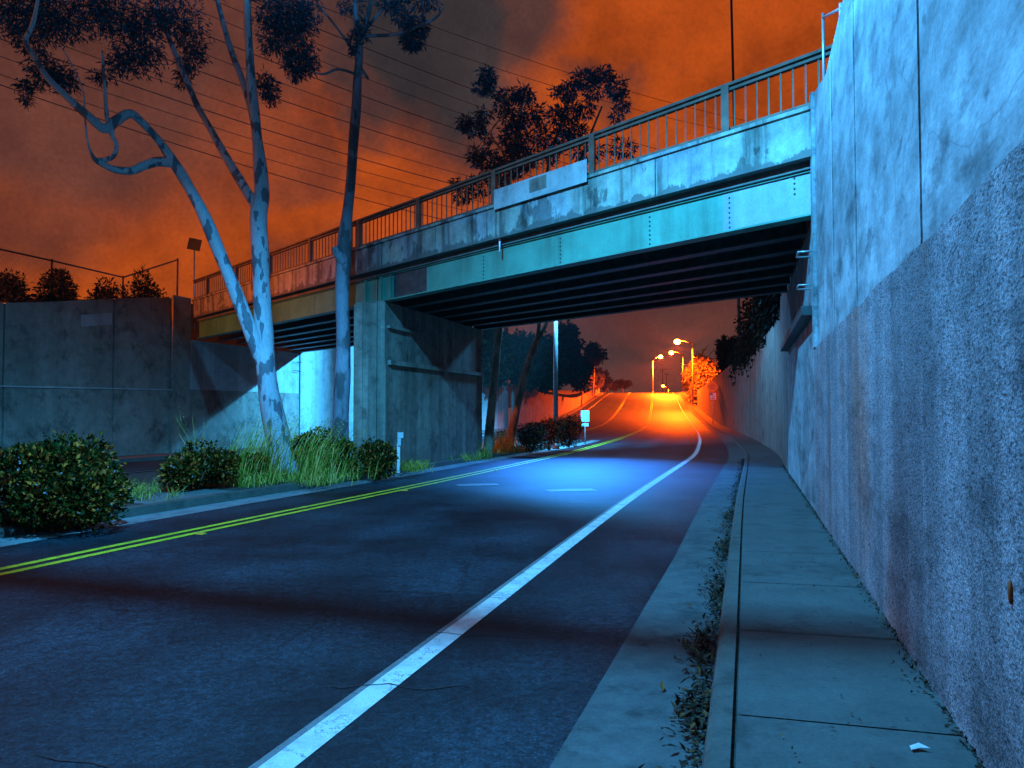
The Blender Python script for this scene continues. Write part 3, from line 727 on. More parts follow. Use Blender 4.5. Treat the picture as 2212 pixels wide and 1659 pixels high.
lamp_b = street_lamp((2.06, 36.3, -.1), (2.06, 36.3, 9.1), LAMP_FAR, 'straight pale metal lamp post rising from the median shrubs beyond the bridge', 'lens_blue', P_FAR, BLUE, None, M['galv'], .5, True, (.12, .1))
CUT = ((.13, 0), (.2, .45), (.34, .9), (.5, .8), (1, .5))
# its head throws a beam down the underpass
l = bpy.data.lights.new('lamp_beam', 'SPOT'); l.energy = P_BEAM; l.color = BEAM; l.spot_size = R(44); l.spot_blend = 1; l.shadow_soft_size = .45
o = bpy.data.objects.new('lamp_beam', l); COL.objects.link(o); o.parent = lamp_b; o.location = LAMP_FAR - Vector((0, .1, .12)) - ORIG[lamp_b.name]
o.rotation_euler = (Vector((2.4, 25.6, 0)) - LAMP_FAR).to_track_quat('-Z', 'Y').to_euler()
l = bpy.data.lights.new('lamp_side_beam', 'SPOT'); l.energy = P_SIDE; l.color = BLUE; l.spot_size = R(150); l.spot_blend = 1; l.shadow_soft_size = .1
o = bpy.data.objects.new('lamp_side_beam', l); COL.objects.link(o); o.parent = lamp_b; o.location = LAMP_FAR - Vector((.1, 0, .12)) - ORIG[lamp_b.name]
o.rotation_euler = Vector((-9, 15, -6)).to_track_quat('-Z', 'Y').to_euler()
l = bpy.data.lights.new('lamp_wall_beam', 'SPOT'); l.energy = 620000; l.color = BLUE; l.spot_size = R(25); l.spot_blend = 1; l.shadow_soft_size = .1
o = bpy.data.objects.new('lamp_wall_beam', l); COL.objects.link(o); o.parent = lamp_b; o.location = LAMP_FAR - Vector((.05, -.05, .12)) - ORIG[lamp_b.name]
o.rotation_euler = (Vector((-3.5, 62, .2)) - LAMP_FAR).to_track_quat('-Z', 'Y').to_euler()
# sodium street lamps near the crest
def far_lamp(pole_px, top_py, lamp_px, lamp_py, Y, label, mat, power, zb=None):
    top = P(pole_px, top_py, Y); head = P(lamp_px, lamp_py, Y - 1.5)
    base = Vector((top.x, Y, zr(Y) + .1 if zb is None else zb))
    return street_lamp(base, top, head, label, 'lens_sodium', power, SODIUM, 'sodium street lamps on the far crest', mat, .3, CUT, (.16, .12), (.7, .35, .14))
far_lamp(1496, 742, 1463, 737, 150, 'tallest far wooden pole carrying the largest orange lamp, right of the crest road', M['wood'], P_SOD)
far_lamp(1475, 765, 1450, 761, 212, 'slimmer far pole behind the tallest, carrying the middle orange lamp', M['wood'], P_SOD)
far_lamp(1410, 778, 1427, 770, 222, 'pale far lamp pole standing at the end of the yellow centre line', M['galv'], P_SOD)
far_lamp(1444, 840, 1432, 833, 330, 'lowest far orange lamp, showing just over the crest of the road', M['wood'], P_SOD * .5, 3)

# sodium lamp on the street above the left wall: warm light on the left end of the bridge and the trees
sl = street_lamp((-22, 13, 4.6), (-22, 13, 10.6), (-19.6, 14, 10.4), 'sodium street lamp standing on the street above the left wall', 'lens_sodium', 0, SODIUM, None, M['galv'], .2, False)
l = bpy.data.lights.new('lamp_light', 'SPOT'); l.energy = P_LEFT; l.color = (1, .17, .02); l.spot_size = R(62); l.spot_blend = .8; l.shadow_soft_size = .25
o = bpy.data.objects.new('lamp_light', l); COL.objects.link(o); o.parent = sl; o.location = Vector((-19.6, 14, 9.5)) - ORIG[sl.name]
o.rotation_euler = (Vector((-10.5, 28.5, 5.9)) - Vector((-19.6, 14, 9.5))).to_track_quat('-Z', 'Y').to_euler()
# ------------------------------------------------------------------ foliage
def rnd(a, b): return random.uniform(a, b)
def rdir():
    while True:
        v = Vector((rnd(-1, 1), rnd(-1, 1), rnd(-1, 1)))
        if .05 < v.length < 1: return v.normalized()
def leaf(mb, p, d, up, ln, wd):
    s = d.cross(up)
    if s.length < 1e-3: s = d.orthogonal()
    s = s.normalized() * wd / 2; a = p + d * ln * .45
    n = s.cross(d).normalized() * ln * .08
    mb.face([p, a + s + n, p + d * ln, a - s + n])
def clump(mb, c, r, n, ln, wd, droop=.6, shell=.35, dens=1, core=0):
    """leaf cloud filling an ellipsoid, denser near its skin, with ragged edge"""
    c = Vector(c)
    for _ in range(int(n * dens)):
        u = rdir(); k = shell + (1 - shell) * random.random() ** .6
        if core and random.random() < core: k *= random.random()
        k *= 1 + .45 * mnoise.noise(Vector((u.x * 2.1 + c.x, u.y * 2.1 + c.y, u.z * 2.1 + c.z)))
        p = c + Vector((u.x * r[0], u.y * r[1], u.z * r[2])) * k
        d = (rdir() + Vector((0, 0, -droop)) + u * .5).normalized()
        leaf(mb, p, d, rdir(), ln * rnd(.7, 1.3), wd * rnd(.7, 1.3))
def smooth_path(pts, rads, n=5):
    """Catmull-Rom through points"""
    out, ro = [], []
    for i in range(len(pts) - 1):
        p0, p1, p2, p3 = pts[max(i - 1, 0)], pts[i], pts[i + 1], pts[min(i + 2, len(pts) - 1)]
        for k in range(n):
            t = k / n
            out.append(.5 * ((2 * p1) + (p2 - p0) * t + (2 * p0 - 5 * p1 + 4 * p2 - p3) * t * t + (3 * p1 - p0 - 3 * p2 + p3) * t**3))
            ro.append(rads[i] * (1 - t) + rads[i + 1] * t)
    out.append(pts[-1]); ro.append(rads[-1]); return out, ro
def limb(mb, pix, n=10, wob=.2):
    """pix: (px, py, Y, width px) — centre line of a limb in the photograph, each with its own distance"""
    pts = [P(x, y, Y) for x, y, Y, w in pix]; rads = [w / 2 * Y / F_PX for x, y, Y, w in pix]
    a, b = smooth_path(pts, rads); mb.tube(a, b, n, True, wob)
TW = MB()
def twig(x, y, Y, rx, ry, k=4):
    for _ in range(k):
        s_ = Y / F_PX; c = P(x, y, Y); u = rdir(); e = c + Vector((u.x * rx, u.y * rx, abs(u.z) * ry * 1.1 - ry * .3)) * s_ * 1.15
        b = c + Vector((-u.x * rx * .3, 0, -ry * .5)) * s_; m = b.lerp(e, .5) + rdir() * .12
        TW.tube([b, m, e], [.018, .012, .005], 5)
def blob(mb, px, py, Y, rx, ry, n, ln=.14, wd=.035, depth=None, **k):
    c = P(px, py, Y); s = Y / F_PX
    clump(mb, c, (rx * s, depth or (rx + ry) / 2 * s, ry * s), n, ln, wd, **k)

# front gum tree, pale smooth bark
tb = P(612, 1016, 20)
t1 = empty('gum_tree', tb, 'large pale smooth-barked gum tree with forked leaning trunk in tall grass', 'tree', 'gum trees on the median')
g = MB()
limb(g, [(622, 1030, 20, 62), (610, 985, 20, 54), (592, 900, 20, 46), (575, 800, 20, 44), (568, 700, 20, 38), (564, 600, 20, 37), (560, 500, 20, 36), (560, 460, 20, 36), (566, 420, 20, 33), (562, 370, 20, 30), (556, 300, 20, 22), (545, 200, 19.8, 21), (538, 100, 19.6, 18), (534, 0, 19.5, 16), (533, -130, 19.4, 12)], 14)
limb(g, [(572, 790, 20, 36), (545, 725, 19.8, 31), (520, 660, 19.6, 29), (480, 560, 19.3, 27), (440, 465, 19.1, 25), (400, 390, 19, 24), (372, 345, 18.9, 21), (340, 300, 18.7, 17), (300, 258, 18.5, 18), (278, 246, 18.4, 20), (250, 262, 18.3, 22), (225, 278, 18.1, 23), (190, 250, 17.9, 18), (140, 205, 17.7, 15), (100, 165, 17.5, 13), (75, 125, 17.4, 12), (55, 90, 17.3, 11), (70, 55, 17.2, 9), (80, 10, 17.1, 7), (90, -60, 17, 5)], 12)
limb(g, [(374, 352, 18.9, 22), (340, 350, 18.8, 20), (310, 358, 18.7, 20), (285, 368, 18.6, 19), (250, 366, 18.4, 16), (222, 355, 18.3, 13), (203, 342, 18.2, 9), (190, 310, 18.2, 5), (183, 250, 18.1, 4), (178, 190, 18, 3), (150, 130, 17.9, 3), (128, 95, 17.9, 2)], 10)
limb(g, [(240, 272, 18.2, 14), (243, 295, 18.2, 10), (251, 312, 18.2, 10), (246, 335, 18.3, 11), (228, 345, 18.3, 11), (207, 345, 18.3, 10)], 10)
limb(g, [(232, 268, 18.2, 10), (228, 220, 18.1, 8), (224, 160, 18, 7), (221, 110, 18, 5)], 8)
limb(g, [(554, 445, 20, 22), (530, 408, 20, 19), (495, 350, 20.2, 17), (455, 280, 20.4, 15), (425, 225, 20.6, 14), (395, 155, 20.8, 13), (370, 95, 21, 11), (345, 30, 21.2, 9), (325, -40, 21.4, 6)], 10)
limb(g, [(552, 290, 20, 15), (540, 230, 20.2, 14), (520, 165, 20.4, 13), (500, 110, 20.6, 12), (482, 50, 20.8, 11), (465, -20, 21, 9), (450, -100, 21.2, 6)], 10)
g.build('trunk', M['bark_pale'], t1)
g = MB()
for (x, y, rx, ry, Y, n) in ((60, 60, 55, 70, 17.5, 1300), (130, 40, 70, 60, 17.8, 1700), (215, 20, 60, 60, 18, 1300), (100, 150, 45, 40, 17.6, 800), (140, 170, 35, 35, 17.8, 500), (60, 185, 25, 22, 17.5, 240), (55, 215, 14, 14, 17.5, 90),
                             (290, 60, 70, 60, 18.5, 1500), (350, 30, 60, 55, 19, 1200), (265, 130, 40, 38, 18.3, 600), (310, 120, 55, 45, 18.6, 800), (400, 60, 50, 70, 20.5, 1100), (405, 140, 24, 30, 20.6, 350), (395, 165, 18, 26, 20.6, 220), (220, 165, 26, 20, 18.2, 200), (425, 110, 28, 40, 20.8, 380), (60, -20, 80, 50, 17, 900), (200, -50, 120, 50, 18, 1500), (400, -50, 100, 50, 20, 1300), (10, 20, 30, 50, 17, 400),
                             (600, 30, 62, 55, 19.8, 1500), (640, 60, 48, 55, 20, 1100), (590, 85, 42, 40, 19.8, 700), (640, 110, 45, 35, 20, 380), (668, 128, 26, 26, 20, 160), (620, -40, 80, 50, 19.6, 1100), (575, 180, 26, 28, 20, 420), (585, 205, 18, 30, 20, 260), (660, 25, 40, 40, 20, 600), (640, 145, 26, 18, 20, 110)):
    twig(x, y, Y + (1.3 if x < 500 else .6), rx, ry)
    blob(g, x, y, Y + (1.3 if x < 500 else .6), rx * .92, ry * .92, n, .19, .04, dens=.6, core=.35)
g.build('crown', M['gum_leaf'], t1); TW.build('twigs', M['bark_dark'], t1)['kind'] = 'stuff'

# second gum, rough peeling bark
tb = P(738, 1008, 20.8)
t2 = empty('gum_tree', tb, 'straight darker gum tree with peeling bark and lopped knob before the pier', 'tree', 'gum trees on the median')
g = MB()
limb(g, [(736, 1030, 20.8, 42), (735, 960, 20.8, 37), (738, 860, 20.8, 33), (742, 750, 20.8, 31), (740, 650, 20.8, 31), (742, 570, 20.8, 34), (744, 520, 20.8, 30), (750, 470, 20.8, 24), (757, 400, 20.8, 23), (762, 330, 20.8, 23), (768, 250, 20.8, 22), (772, 180, 20.8, 20), (776, 110, 20.8, 18), (772, 60, 20.7, 13), (768, 20, 20.6, 11), (765, -50, 20.5, 8)], 12, .2)
limb(g, [(742, 570, 20.7, 20), (729, 545, 20.6, 22), (724, 535, 20.6, 16)], 8)
limb(g, [(778, 90, 20.8, 14), (790, 55, 20.9, 12), (800, 10, 21, 11), (806, -60, 21.1, 8)], 8)
limb(g, [(776, 80, 20.8, 10), (810, 77, 20.7, 8), (845, 76, 20.6, 8), (880, 66, 20.4, 8), (915, 52, 20.3, 7), (945, 35, 20.2, 6), (955, 15, 20.1, 4)], 8)
limb(g, [(785, 70, 20.8, 8), (805, 45, 20.8, 7), (830, 15, 20.8, 5), (845, -20, 20.8, 4)], 6)
limb(g, [(769, 120, 20.8, 9), (752, 95, 20.8, 6), (735, 70, 20.8, 5), (712, 40, 20.9, 5), (690, 15, 20.9, 4), (680, -10, 20.9, 3)], 6)
limb(g, [(768, 160, 20.8, 7), (745, 152, 20.7, 5), (725, 150, 20.6, 5), (708, 158, 20.6, 5), (690, 160, 20.5, 4), (670, 152, 20.4, 3)], 6)
limb(g, [(780, 150, 20.8, 9), (795, 170, 20.7, 5)], 6)
g.build('trunk', M['bark_dark'], t2)
g = MB()
for (x, y, rx, ry, n) in ((892, 78, 30, 28, 420), (905, 55, 26, 18, 200), (870, 40, 26, 18, 180), (900, 0, 50, 18, 300), (890, 92, 18, 16, 160), (850, 8, 16, 14, 90), (762, 95, 12, 26, 120), (785, 60, 14, 30, 120), (640, 130, 32, 30, 260), (665, 140, 22, 22, 150), (640, 160, 14, 20, 90), (840, 10, 26, 16, 110), (760, 10, 30, 20, 160)):
    blob(g, x, y, 20.7, rx, ry, n, .19, .042)
g.build('crown', M['gum_leaf'], t2)

# two gums beyond the bridge
t3 = empty('gum_tree', P(1050, 985, 29.6), 'brown gum trunk hard against the far end of the bridge pier', 'tree', 'gum trees on the median')
g = MB()
limb(g, [(1052, 990, 29.6, 22), (1058, 930, 29.6, 20), (1064, 860, 29.7, 18), (1072, 780, 29.8, 17), (1078, 700, 30, 17), (1086, 580, 30.2, 15), (1095, 440, 30.4, 13), (1108, 330, 30.6, 10), (1120, 260, 30.6, 7), (1135, 190, 30.6, 4)], 10)
limb(g, [(1100, 420, 30.4, 8), (1060, 370, 30.4, 5), (1040, 345, 30.3, 4), (1030, 330, 30.3, 3)], 6)
limb(g, [(1090, 330, 30.5, 6), (1060, 290, 30.4, 4), (1085, 250, 30.4, 4), (1100, 220, 30.4, 3), (1060, 190, 30.4, 3)], 6)
g.build('trunk', M['bark_brown'], t3)
g = MB()
for (x, y, rx, ry, n) in ((1053, 165, 22, 24, 360), (1045, 190, 26, 16, 220), (1095, 205, 40, 14, 250), (1130, 205, 26, 24, 330), (1085, 230, 26, 18, 200), (1025, 275, 30, 20, 340), (1005, 265, 22, 20, 240), (1045, 250, 20, 18, 180), (1055, 300, 14, 10, 70), (1115, 255, 36, 26, 420), (1110, 300, 40, 40, 700), (1125, 340, 46, 36, 800), (1055, 345, 38, 24, 420), (1030, 335, 26, 26, 260), (1090, 370, 50, 22, 600), (985, 395, 14, 14, 90), (1155, 240, 22, 24, 200), (1165, 290, 26, 40, 350), (1000, 420, 26, 26, 200), (1050, 400, 60, 24, 500)):
    blob(g, x, y, 30.5, rx * .85, ry * .85, n, .26, .07, dens=.75)
g.build('crown', M['gum_leaf'], t3)
t4 = empty('gum_tree', P(1098, 972, 33), 'brown forked gum trunk leaning right beyond the bridge pier, dry grass at its foot', 'tree', 'gum trees on the median')
g = MB()
limb(g, [(1096, 975, 33, 24), (1108, 920, 33, 19), (1124, 850, 33, 17), (1140, 790, 33.1, 15), (1155, 750, 33.2, 14), (1164, 710, 33.2, 9), (1168, 600, 33.3, 8), (1172, 450, 33.4, 8), (1190, 330, 33.5, 7), (1215, 260, 33.5, 5), (1225, 180, 33.5, 3)], 10)
limb(g, [(1156, 750, 33.2, 10), (1172, 715, 33.3, 9), (1182, 690, 33.3, 8), (1200, 600, 33.4, 8), (1220, 450, 33.6, 8), (1260, 330, 33.8, 6), (1300, 230, 34, 4)], 8)
g.build('trunk', M['bark_brown'], t4)
g = MB()
for (x, y, rx, ry, n) in ((1225, 195, 26, 24, 420), (1265, 170, 36, 24, 600), (1300, 160, 34, 18, 420), (1330, 190, 28, 26, 440), (1345, 220, 18, 24, 220), (1285, 200, 30, 16, 240), (1230, 240, 36, 26, 480), (1200, 250, 22, 28, 280), (1235, 280, 40, 24, 500), (1265, 235, 24, 22, 240), (1330, 250, 16, 20, 120), (1215, 300, 40, 26, 420), (1345, 320, 40, 26, 300), (1190, 330, 24, 30, 260), (1270, 330, 46, 24, 350), (1200, 200, 14, 14, 80)):
    blob(g, x, y, 33.5, rx * .85, ry * .85, n, .26, .07, dens=.75)
g.build('crown', M['gum_leaf'], t4)

# shrubs
def shrub(px, py_top, py_base, half, Y, n, label, ln=.07, wd=.045, flowers=0, group='clipped shrubs on the median', name='shrub', mat='shrub_leaf', dead=0):
    c = P(px, py_base, Y); s = Y / F_PX; rx = half * s; rz = (py_base - py_top) * s * .56
    base = Vector((c.x, c.y, c.z)); t = empty(name, base, label, 'shrub', group)
    cc = base + Vector((0, 0, rz * .82)); g = MB(); tw = MB()
    lobes = []
    for _ in range(16):
        u = rdir(); q = Vector((u.x * rx, u.y * rx, u.z * rz)) * rnd(.3, .7); lobes.append((cc + q, rnd(.34, .52)))
    for _ in range(n):
        lc, lr = random.choice(lobes); u = rdir(); k = .55 + .45 * random.random() ** .5
        k *= 1 + .35 * mnoise.noise(Vector((u.x * 3.4 + px, u.y * 3.4, u.z * 3.4)))
        p = lc + Vector((u.x * rx, u.y * rx, u.z * rz)) * lr * k
        if p.z < base.z + .02: p.z = base.z + rnd(.02, .2)
        d = (u * .8 + rdir() * .8 + Vector((0, 0, .25))).normalized(); sz = rnd(.55, 1.5); leaf(g, p, d, rdir(), ln * sz, wd * sz * rnd(.7, 1.2))
    for _ in range(26):                                   # stray shoots
        lc, lr = random.choice(lobes); u = rdir(); u.z = abs(u.z) * .8 + .2; u.normalize()
        a = lc + Vector((u.x * rx, u.y * rx, u.z * rz)) * lr * .8; e = a + (u + rdir() * .4) * rnd(.1, .24) * (1 if rx > .6 else .6)
        tw.tube([a, a.lerp(e, .5) + rdir() * .01, e], [.005, .004, .002], 4, False)
        for q in range(7): leaf(g, a.lerp(e, .25 + q * .12), (rdir() + u).normalized(), rdir(), ln * rnd(.5, .9), wd * rnd(.5, .8))
    tw.build('twigs', M['bark_brown'], t)['kind'] = 'stuff'
    g.build('foliage', M[mat], t)
    g = MB()
    for k in range(9):
        a = rnd(0, 6.28); e = cc + Vector((math.cos(a) * rx * rnd(.2, .7), math.sin(a) * rx * rnd(.2, .7), rz * rnd(-.1, .6)))
        g.tube([base + Vector((math.cos(a) * .04, math.sin(a) * .04, -.05)), base.lerp(e, .5) + Vector((0, 0, .05)), e], [.02, .014, .006], 5)
    g.build('stem', M['bark_brown'], t)
    if flowers:
        g = MB()
        for _ in range(flowers):
            lc, lr = random.choice(lobes); u = rdir(); u.y = -abs(u.y)
            p = lc + Vector((u.x * rx, u.y * rx, u.z * rz)) * lr * .95
            if p.z < base.z + .1: continue
            for j in range(4): leaf(g, p + rdir() * .012, (rdir() + u).normalized(), rdir(), .03, .02)
        g.build('flowers', M['flower'], t)['kind'] = 'stuff'
    return t
shrub(105, 940, 1145, 174, 11.1, 15000, 'largest round shrub with russet leaves, overhanging the kerb at the left edge', flowers=60)
shrub(418, 950, 1066, 86, 15.6, 7500, 'dark round shrub with tiny pale flowers, left of the tall grass', flowers=60)
shrub(530, 975, 1050, 60, 17.2, 3200, 'half hidden dark shrub behind the tall grass, left of the pale tree')
shrub(682, 926, 1020, 56, 19.6, 4200, 'dark shrub between the pale tree and the peeling-bark tree')
shrub(740, 950, 1030, 40, 19.0, 2600, 'green shrub at the foot of the peeling-bark tree', flowers=12)
shrub(812, 955, 1034, 46, 18.9, 4200, 'reddish shrub by the white post in front of the bridge pier', flowers=8)
shrub(1085, 928, 962, 34, 37.5, 1600, 'flat dark shrub seen between the two brown gum trunks')
shrub(1146, 913, 976, 43, 30.8, 4200, 'nearest shrub of the row beyond the bridge, reddish at its foot')
shrub(1186, 903, 970, 43, 33.2, 4200, 'middle shrub of the row beyond the bridge, left of the lamp post')
shrub(1226, 898, 964, 39, 35.2, 4200, 'last shrub of the row beyond the bridge, right of the lamp post')

# tall grass round the trees: nobody could count it
def grass(name, spots, label=None):
    g = MB()
    for (px, py, Y, half, n, h, lean) in spots:
        for _ in range(int(n * .5)):
            c = P(px + random.gauss(0, half * .65), py, Y + rnd(-1.0, .9)); c.z = zr(c.y) + .12
            L_ = h * rnd(.35, 1.1); lx = lean + rnd(-.22, .22); ly = rnd(-.2, .2); w = rnd(.003, .009)
            a = c; b = c + Vector((lx * L_ * .35, ly * L_ * .35, L_ * .55)); e = c + Vector((lx * L_ * 1.05, ly * L_, L_ * .98))
            s = Vector((w, rnd(-w, w), 0))
            bend = Vector((rnd(-.1, .35), 0, -rnd(0, .25))) * L_ * .5
            m_ = b.lerp(e, .6); e = e + bend
            g.face([a - s, a + s, b + s * .8, b - s * .8]); g.face([b - s * .8, b + s * .8, m_ + s * .5, m_ - s * .5]); g.face([m_ - s * .5, m_ + s * .5, e])
            if random.random() < .8:                       # short dead blades at the foot
                for q in range(3):
                    a2 = a + Vector((rnd(-.12, .12), rnd(-.1, .1), 0)); d2 = Vector((rnd(-.5, .6), rnd(-.3, .3), rnd(.4, 1))).normalized(); leaf(g, a2, d2, rdir(), rnd(.15, .4), .012)
            if random.random() < .4:
                for k in range(6): leaf(g, b.lerp(e, .5 + k * .12), (rdir() + Vector((0, 0, .6))).normalized(), rdir(), .05, .014)
    o = g.build(name, M['grass_blade']); o['kind'] = 'stuff'; return o
grass('tall_grass', [(530, 1045, 17.4, 50, 260, 1.5, .28), (575, 1038, 18.0, 45, 200, 1.6, .3), (655, 1040, 17.8, 45, 150, 1.5, .34), (700, 1035, 18.2, 40, 160, 1.4, .34), (505, 1050, 17, 18, 120, .9, .12), (450, 1000, 19.5, 30, 40, 1.7, -.2), (760, 1015, 19, 50, 130, .7, .2), (770, 985, 20.5, 30, 160, .7, .1), (545, 1050, 17.0, 50, 200, .5, .2), (300, 1075, 14.5, 60, 160, .3, 0), (680, 1045, 17.2, 50, 200, .4, .2)])
grass('verge_grass', [(1080, 970, 31.6, 26, 500, .8, .1), (1120, 972, 32, 20, 220, .6, .1), (890, 1004, 21.2, 24, 240, .28, .3), (1010, 985, 26, 40, 120, .2, .1), (1045, 985, 29, 12, 100, .5, 0)])

# vegetation above the left wall
for (x, yt, yb_, half, Y, lab) in ((20, 605, 668, 50, 26, 'dark bush on the wall top at the left frame edge'), (118, 606, 668, 40, 27.5, 'dark bush on the left wall top below the first fence post'),
                                (225, 625, 700, 45, 29.3, 'dark sprawling bush on the left wall top above the pale paint patch'), (312, 600, 700, 38, 31.2, 'tallest dark bush on the left wall top, right of the fence corner')):
    shrub(x, yt - 22, yb_ + 6, half * 1.15, Y, 2600, lab, .13, .06, 0, 'bushes along the left wall top', 'bush', 'dark_leaf')
# ivy over the right wall beyond the bridge
g = MB()
for (Y, zc, r, n) in ((26, 6.6, 1.0, 500), (29, 6.9, 1.3, 700), (32.5, 6.8, 1.3, 700), (36, 6.5, 1.3, 700), (40, 6.3, 1.4, 700), (45, 6.3, 1.6, 700), (51, 6.1, 1.7, 700), (58, 6.0, 1.8, 700), (66, 5.9, 2, 700), (24, 7.2, 1.2, 700), (34, 7.6, 1.5, 900), (43, 7.6, 1.8, 1000), (55, 7.8, 2.2, 1000)):
    clump(g, (wall_right_x(Y) + .5, Y, zc - .2), (.9, 2.6, r), n, .3, .14, .8)
    for k in range(40):
        yy = Y + rnd(-2.2, 2.2)
        for j in range(8): leaf(g, Vector((wall_right_x(yy) - rnd(.03, .16), yy, 6.2 - rnd(0, 1.3) * (.6 + .8 * mnoise.noise(Vector((yy * .8, 3, 1)))))), (rdir() + Vector((0, 0, -1))).normalized(), rdir(), .25, .12)
o = g.build('ivy', M['dark_leaf']); o['kind'] = 'stuff'

# far trees
def far_tree(px, py, Y, rx, ry, base_z, label, mat, n, trunk_px=None, group='trees along the far road', ln=.9, wd=.45, parts=7, kind='tree'):
    c = P(px, py, Y); s = Y / F_PX; b = Vector((P(trunk_px or px, py, Y).x, Y, base_z))
    t = empty(kind, b, label, 'tree', group); g = MB()
    for k in range(parts):
        u = rdir(); cc = c + Vector((u.x * rx * .55, u.y * rx * .5, u.z * ry * .55)) * s
        q = rnd(.4, .62); clump(g, cc, (rx * s * q, rx * s * q, ry * s * q), n // parts, ln, wd, .2)
    g.build('crown', M[mat], t)
    g = MB(); g.tube([b - Vector((0, 0, .3)), b.lerp(c, .5) + Vector((.2, 0, 0)), c], [.035 * rx * s + .1, .03 * rx * s + .08, .06], 8)
    for k in range(5):
        u = rdir(); g.tube([b.lerp(c, .6 + .06 * k), c + Vector((u.x * rx, u.y * rx, abs(u.z) * ry)) * s * .6], [.02 * rx * s + .05, .03], 6)
    g.build('trunk', M['bark_brown'], t); return t
for a in ((1062, 772, 70, 52, 56, 'dark tree mass over the far left wall, beside the pier end'), (1128, 778, 80, 52, 56, 'dark tree over the far left wall, behind the forked gum trunk'), (1185, 785, 92, 44, 60, 'dark spreading tree behind the lamp post, reaching down to the wall'),
          (1222, 768, 105, 42, 62, 'tallest dark tree just right of the lamp post'), (1250, 800, 128, 28, 38, 'dark tree above the orange wall, left of the lit shrubs')):
    far_tree(a[0], a[1], a[2], a[3], a[4], 5.3, a[5], 'dark_leaf', 5200, ln=.7, wd=.4, parts=10)
far_tree(1283, 765, 160, 26, 22, 5, 'dark round-headed tree on a thin trunk near the crest at left', 'dark_leaf', 1500, 1280)
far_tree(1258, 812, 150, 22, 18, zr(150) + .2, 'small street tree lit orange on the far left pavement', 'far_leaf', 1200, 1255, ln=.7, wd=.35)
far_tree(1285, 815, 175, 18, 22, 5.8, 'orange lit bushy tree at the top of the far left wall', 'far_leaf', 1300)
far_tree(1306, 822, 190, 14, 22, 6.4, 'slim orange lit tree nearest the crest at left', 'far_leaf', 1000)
far_tree(1345, 828, 260, 18, 10, 6, 'low dark tree on the skyline left of the crest', 'dark_leaf', 700)
far_tree(1325, 832, 250, 14, 10, 6, 'small dark bush-like tree on the skyline beside the left pavement end', 'dark_leaf', 500)
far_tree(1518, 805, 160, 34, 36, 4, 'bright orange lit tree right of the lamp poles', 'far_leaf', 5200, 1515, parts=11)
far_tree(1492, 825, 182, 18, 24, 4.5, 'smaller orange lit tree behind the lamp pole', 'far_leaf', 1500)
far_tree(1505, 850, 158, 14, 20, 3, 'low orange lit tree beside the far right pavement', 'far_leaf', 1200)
far_tree(1585, 765, 112, 34, 42, 5.9, 'black rounded tree above the right wall behind the warning sign', 'dark_leaf', 3600)
far_tree(1655, 745, 70, 40, 60, 5.9, 'black tall tree behind the ivy at the right bridge end', 'dark_leaf', 3600)
far_tree(1570, 830, 118, 18, 26, 5, 'dark low tree hanging over the wall beside the warning sign', 'dark_leaf', 1500)

# ------------------------------------------------------------------ fences
def fence(name, pts, h, label, mats=M['steel_dark'], r=.035, mesh=True):
    t = empty(name, Vector(pts[0]), label, 'fence'); g = MB(); g.tube(pts, r, 8, True); g.build('top_rail', mats, t)
    for p in pts:
        p = Vector(p); k = MB(); k.tube([p - Vector((0, 0, h)), p + Vector((0, 0, .06))], r * 1.1, 8); k.build('fence_post', mats, t)
    if not mesh: return t
    w = MB()
    for a, b in zip(pts, pts[1:]):
        a, b = Vector(a), Vector(b); n = int((b - a).length / .22); Ld = (b - a).length
        for k in range(-int(h / .22), n):
            for sg in (1, -1):
                s0 = k * .22; s1 = s0 + h
                za, zb = (0, 1) if sg > 0 else (1, 0)
                lo, hi = max(s0, 0), min(s1, Ld)
                if hi - lo < .05: continue
                pa = a.lerp(b, lo / Ld); pb2 = a.lerp(b, hi / Ld)
                fa, fb = (lo - s0) / h, (hi - s0) / h
                if sg < 0: fa, fb = 1 - fa, 1 - fb
                w.tube([pa - Vector((0, 0, h * (1 - fa))), pb2 - Vector((0, 0, h * (1 - fb)))], .0022, 3, False)
    w.build('chain_link', mats, t); return t
fence('chain_link_fence', [P(-120, 512, 26), P(112, 563, 30), P(266, 599, 34), P(384, 561, 32.6)], 1.9, 'chain link fence with thin dark posts above the left wall')
fence('pipe_fence', [P(1778, 38, 10.6), P(1816, 18, 9.2), P(1900, -60, 7.5)], 1.0, 'thin pipe fence post and rail on the right wall top beside the bridge railing', M['galv'], .02, False)

# sign behind the left end of the bridge
a = P(422, 560, 36); b = P(420, 650, 36)
t = empty('road_sign', b, 'dark square sign back on a thin post behind the left end of the bridge railing', 'sign')
g = MB(); g.tube([Vector((b.x, b.y, 5.5)), P(420, 514, 36)], .03, 8); g.build('post', M['steel_dark'], t)
g = MB(); c = P(420, 528, 35.94); g.box(c, (.62, .02, .54), Matrix.Rotation(.2, 3, 'Y')); g.build('sign_plate', M['sign_dark'], t)

# sign backs on the median tip
Y = 41.5; b = P(1264, 946, Y); b.z = zr(Y) + .1
t = empty('road_sign', b, 'pale blank sign back with a small plate below, on the far median tip', 'sign')
g = MB(); g.tube([b, Vector((b.x, b.y, P(1264, 886, Y).z))], .03, 8); g.build('post', M['galv'], t)
for (y0, y1, w) in ((887, 911, 18), (914.5, 921, 15)):
    c0, c1 = P(1264, y0, Y - .05), P(1264, y1, Y - .05); g = MB(); g.box((c0 + c1) / 2, (w * Y / F_PX, .015, c0.z - c1.z)); g.build('sign_plate', M['sign_back'], t)
g = MB()
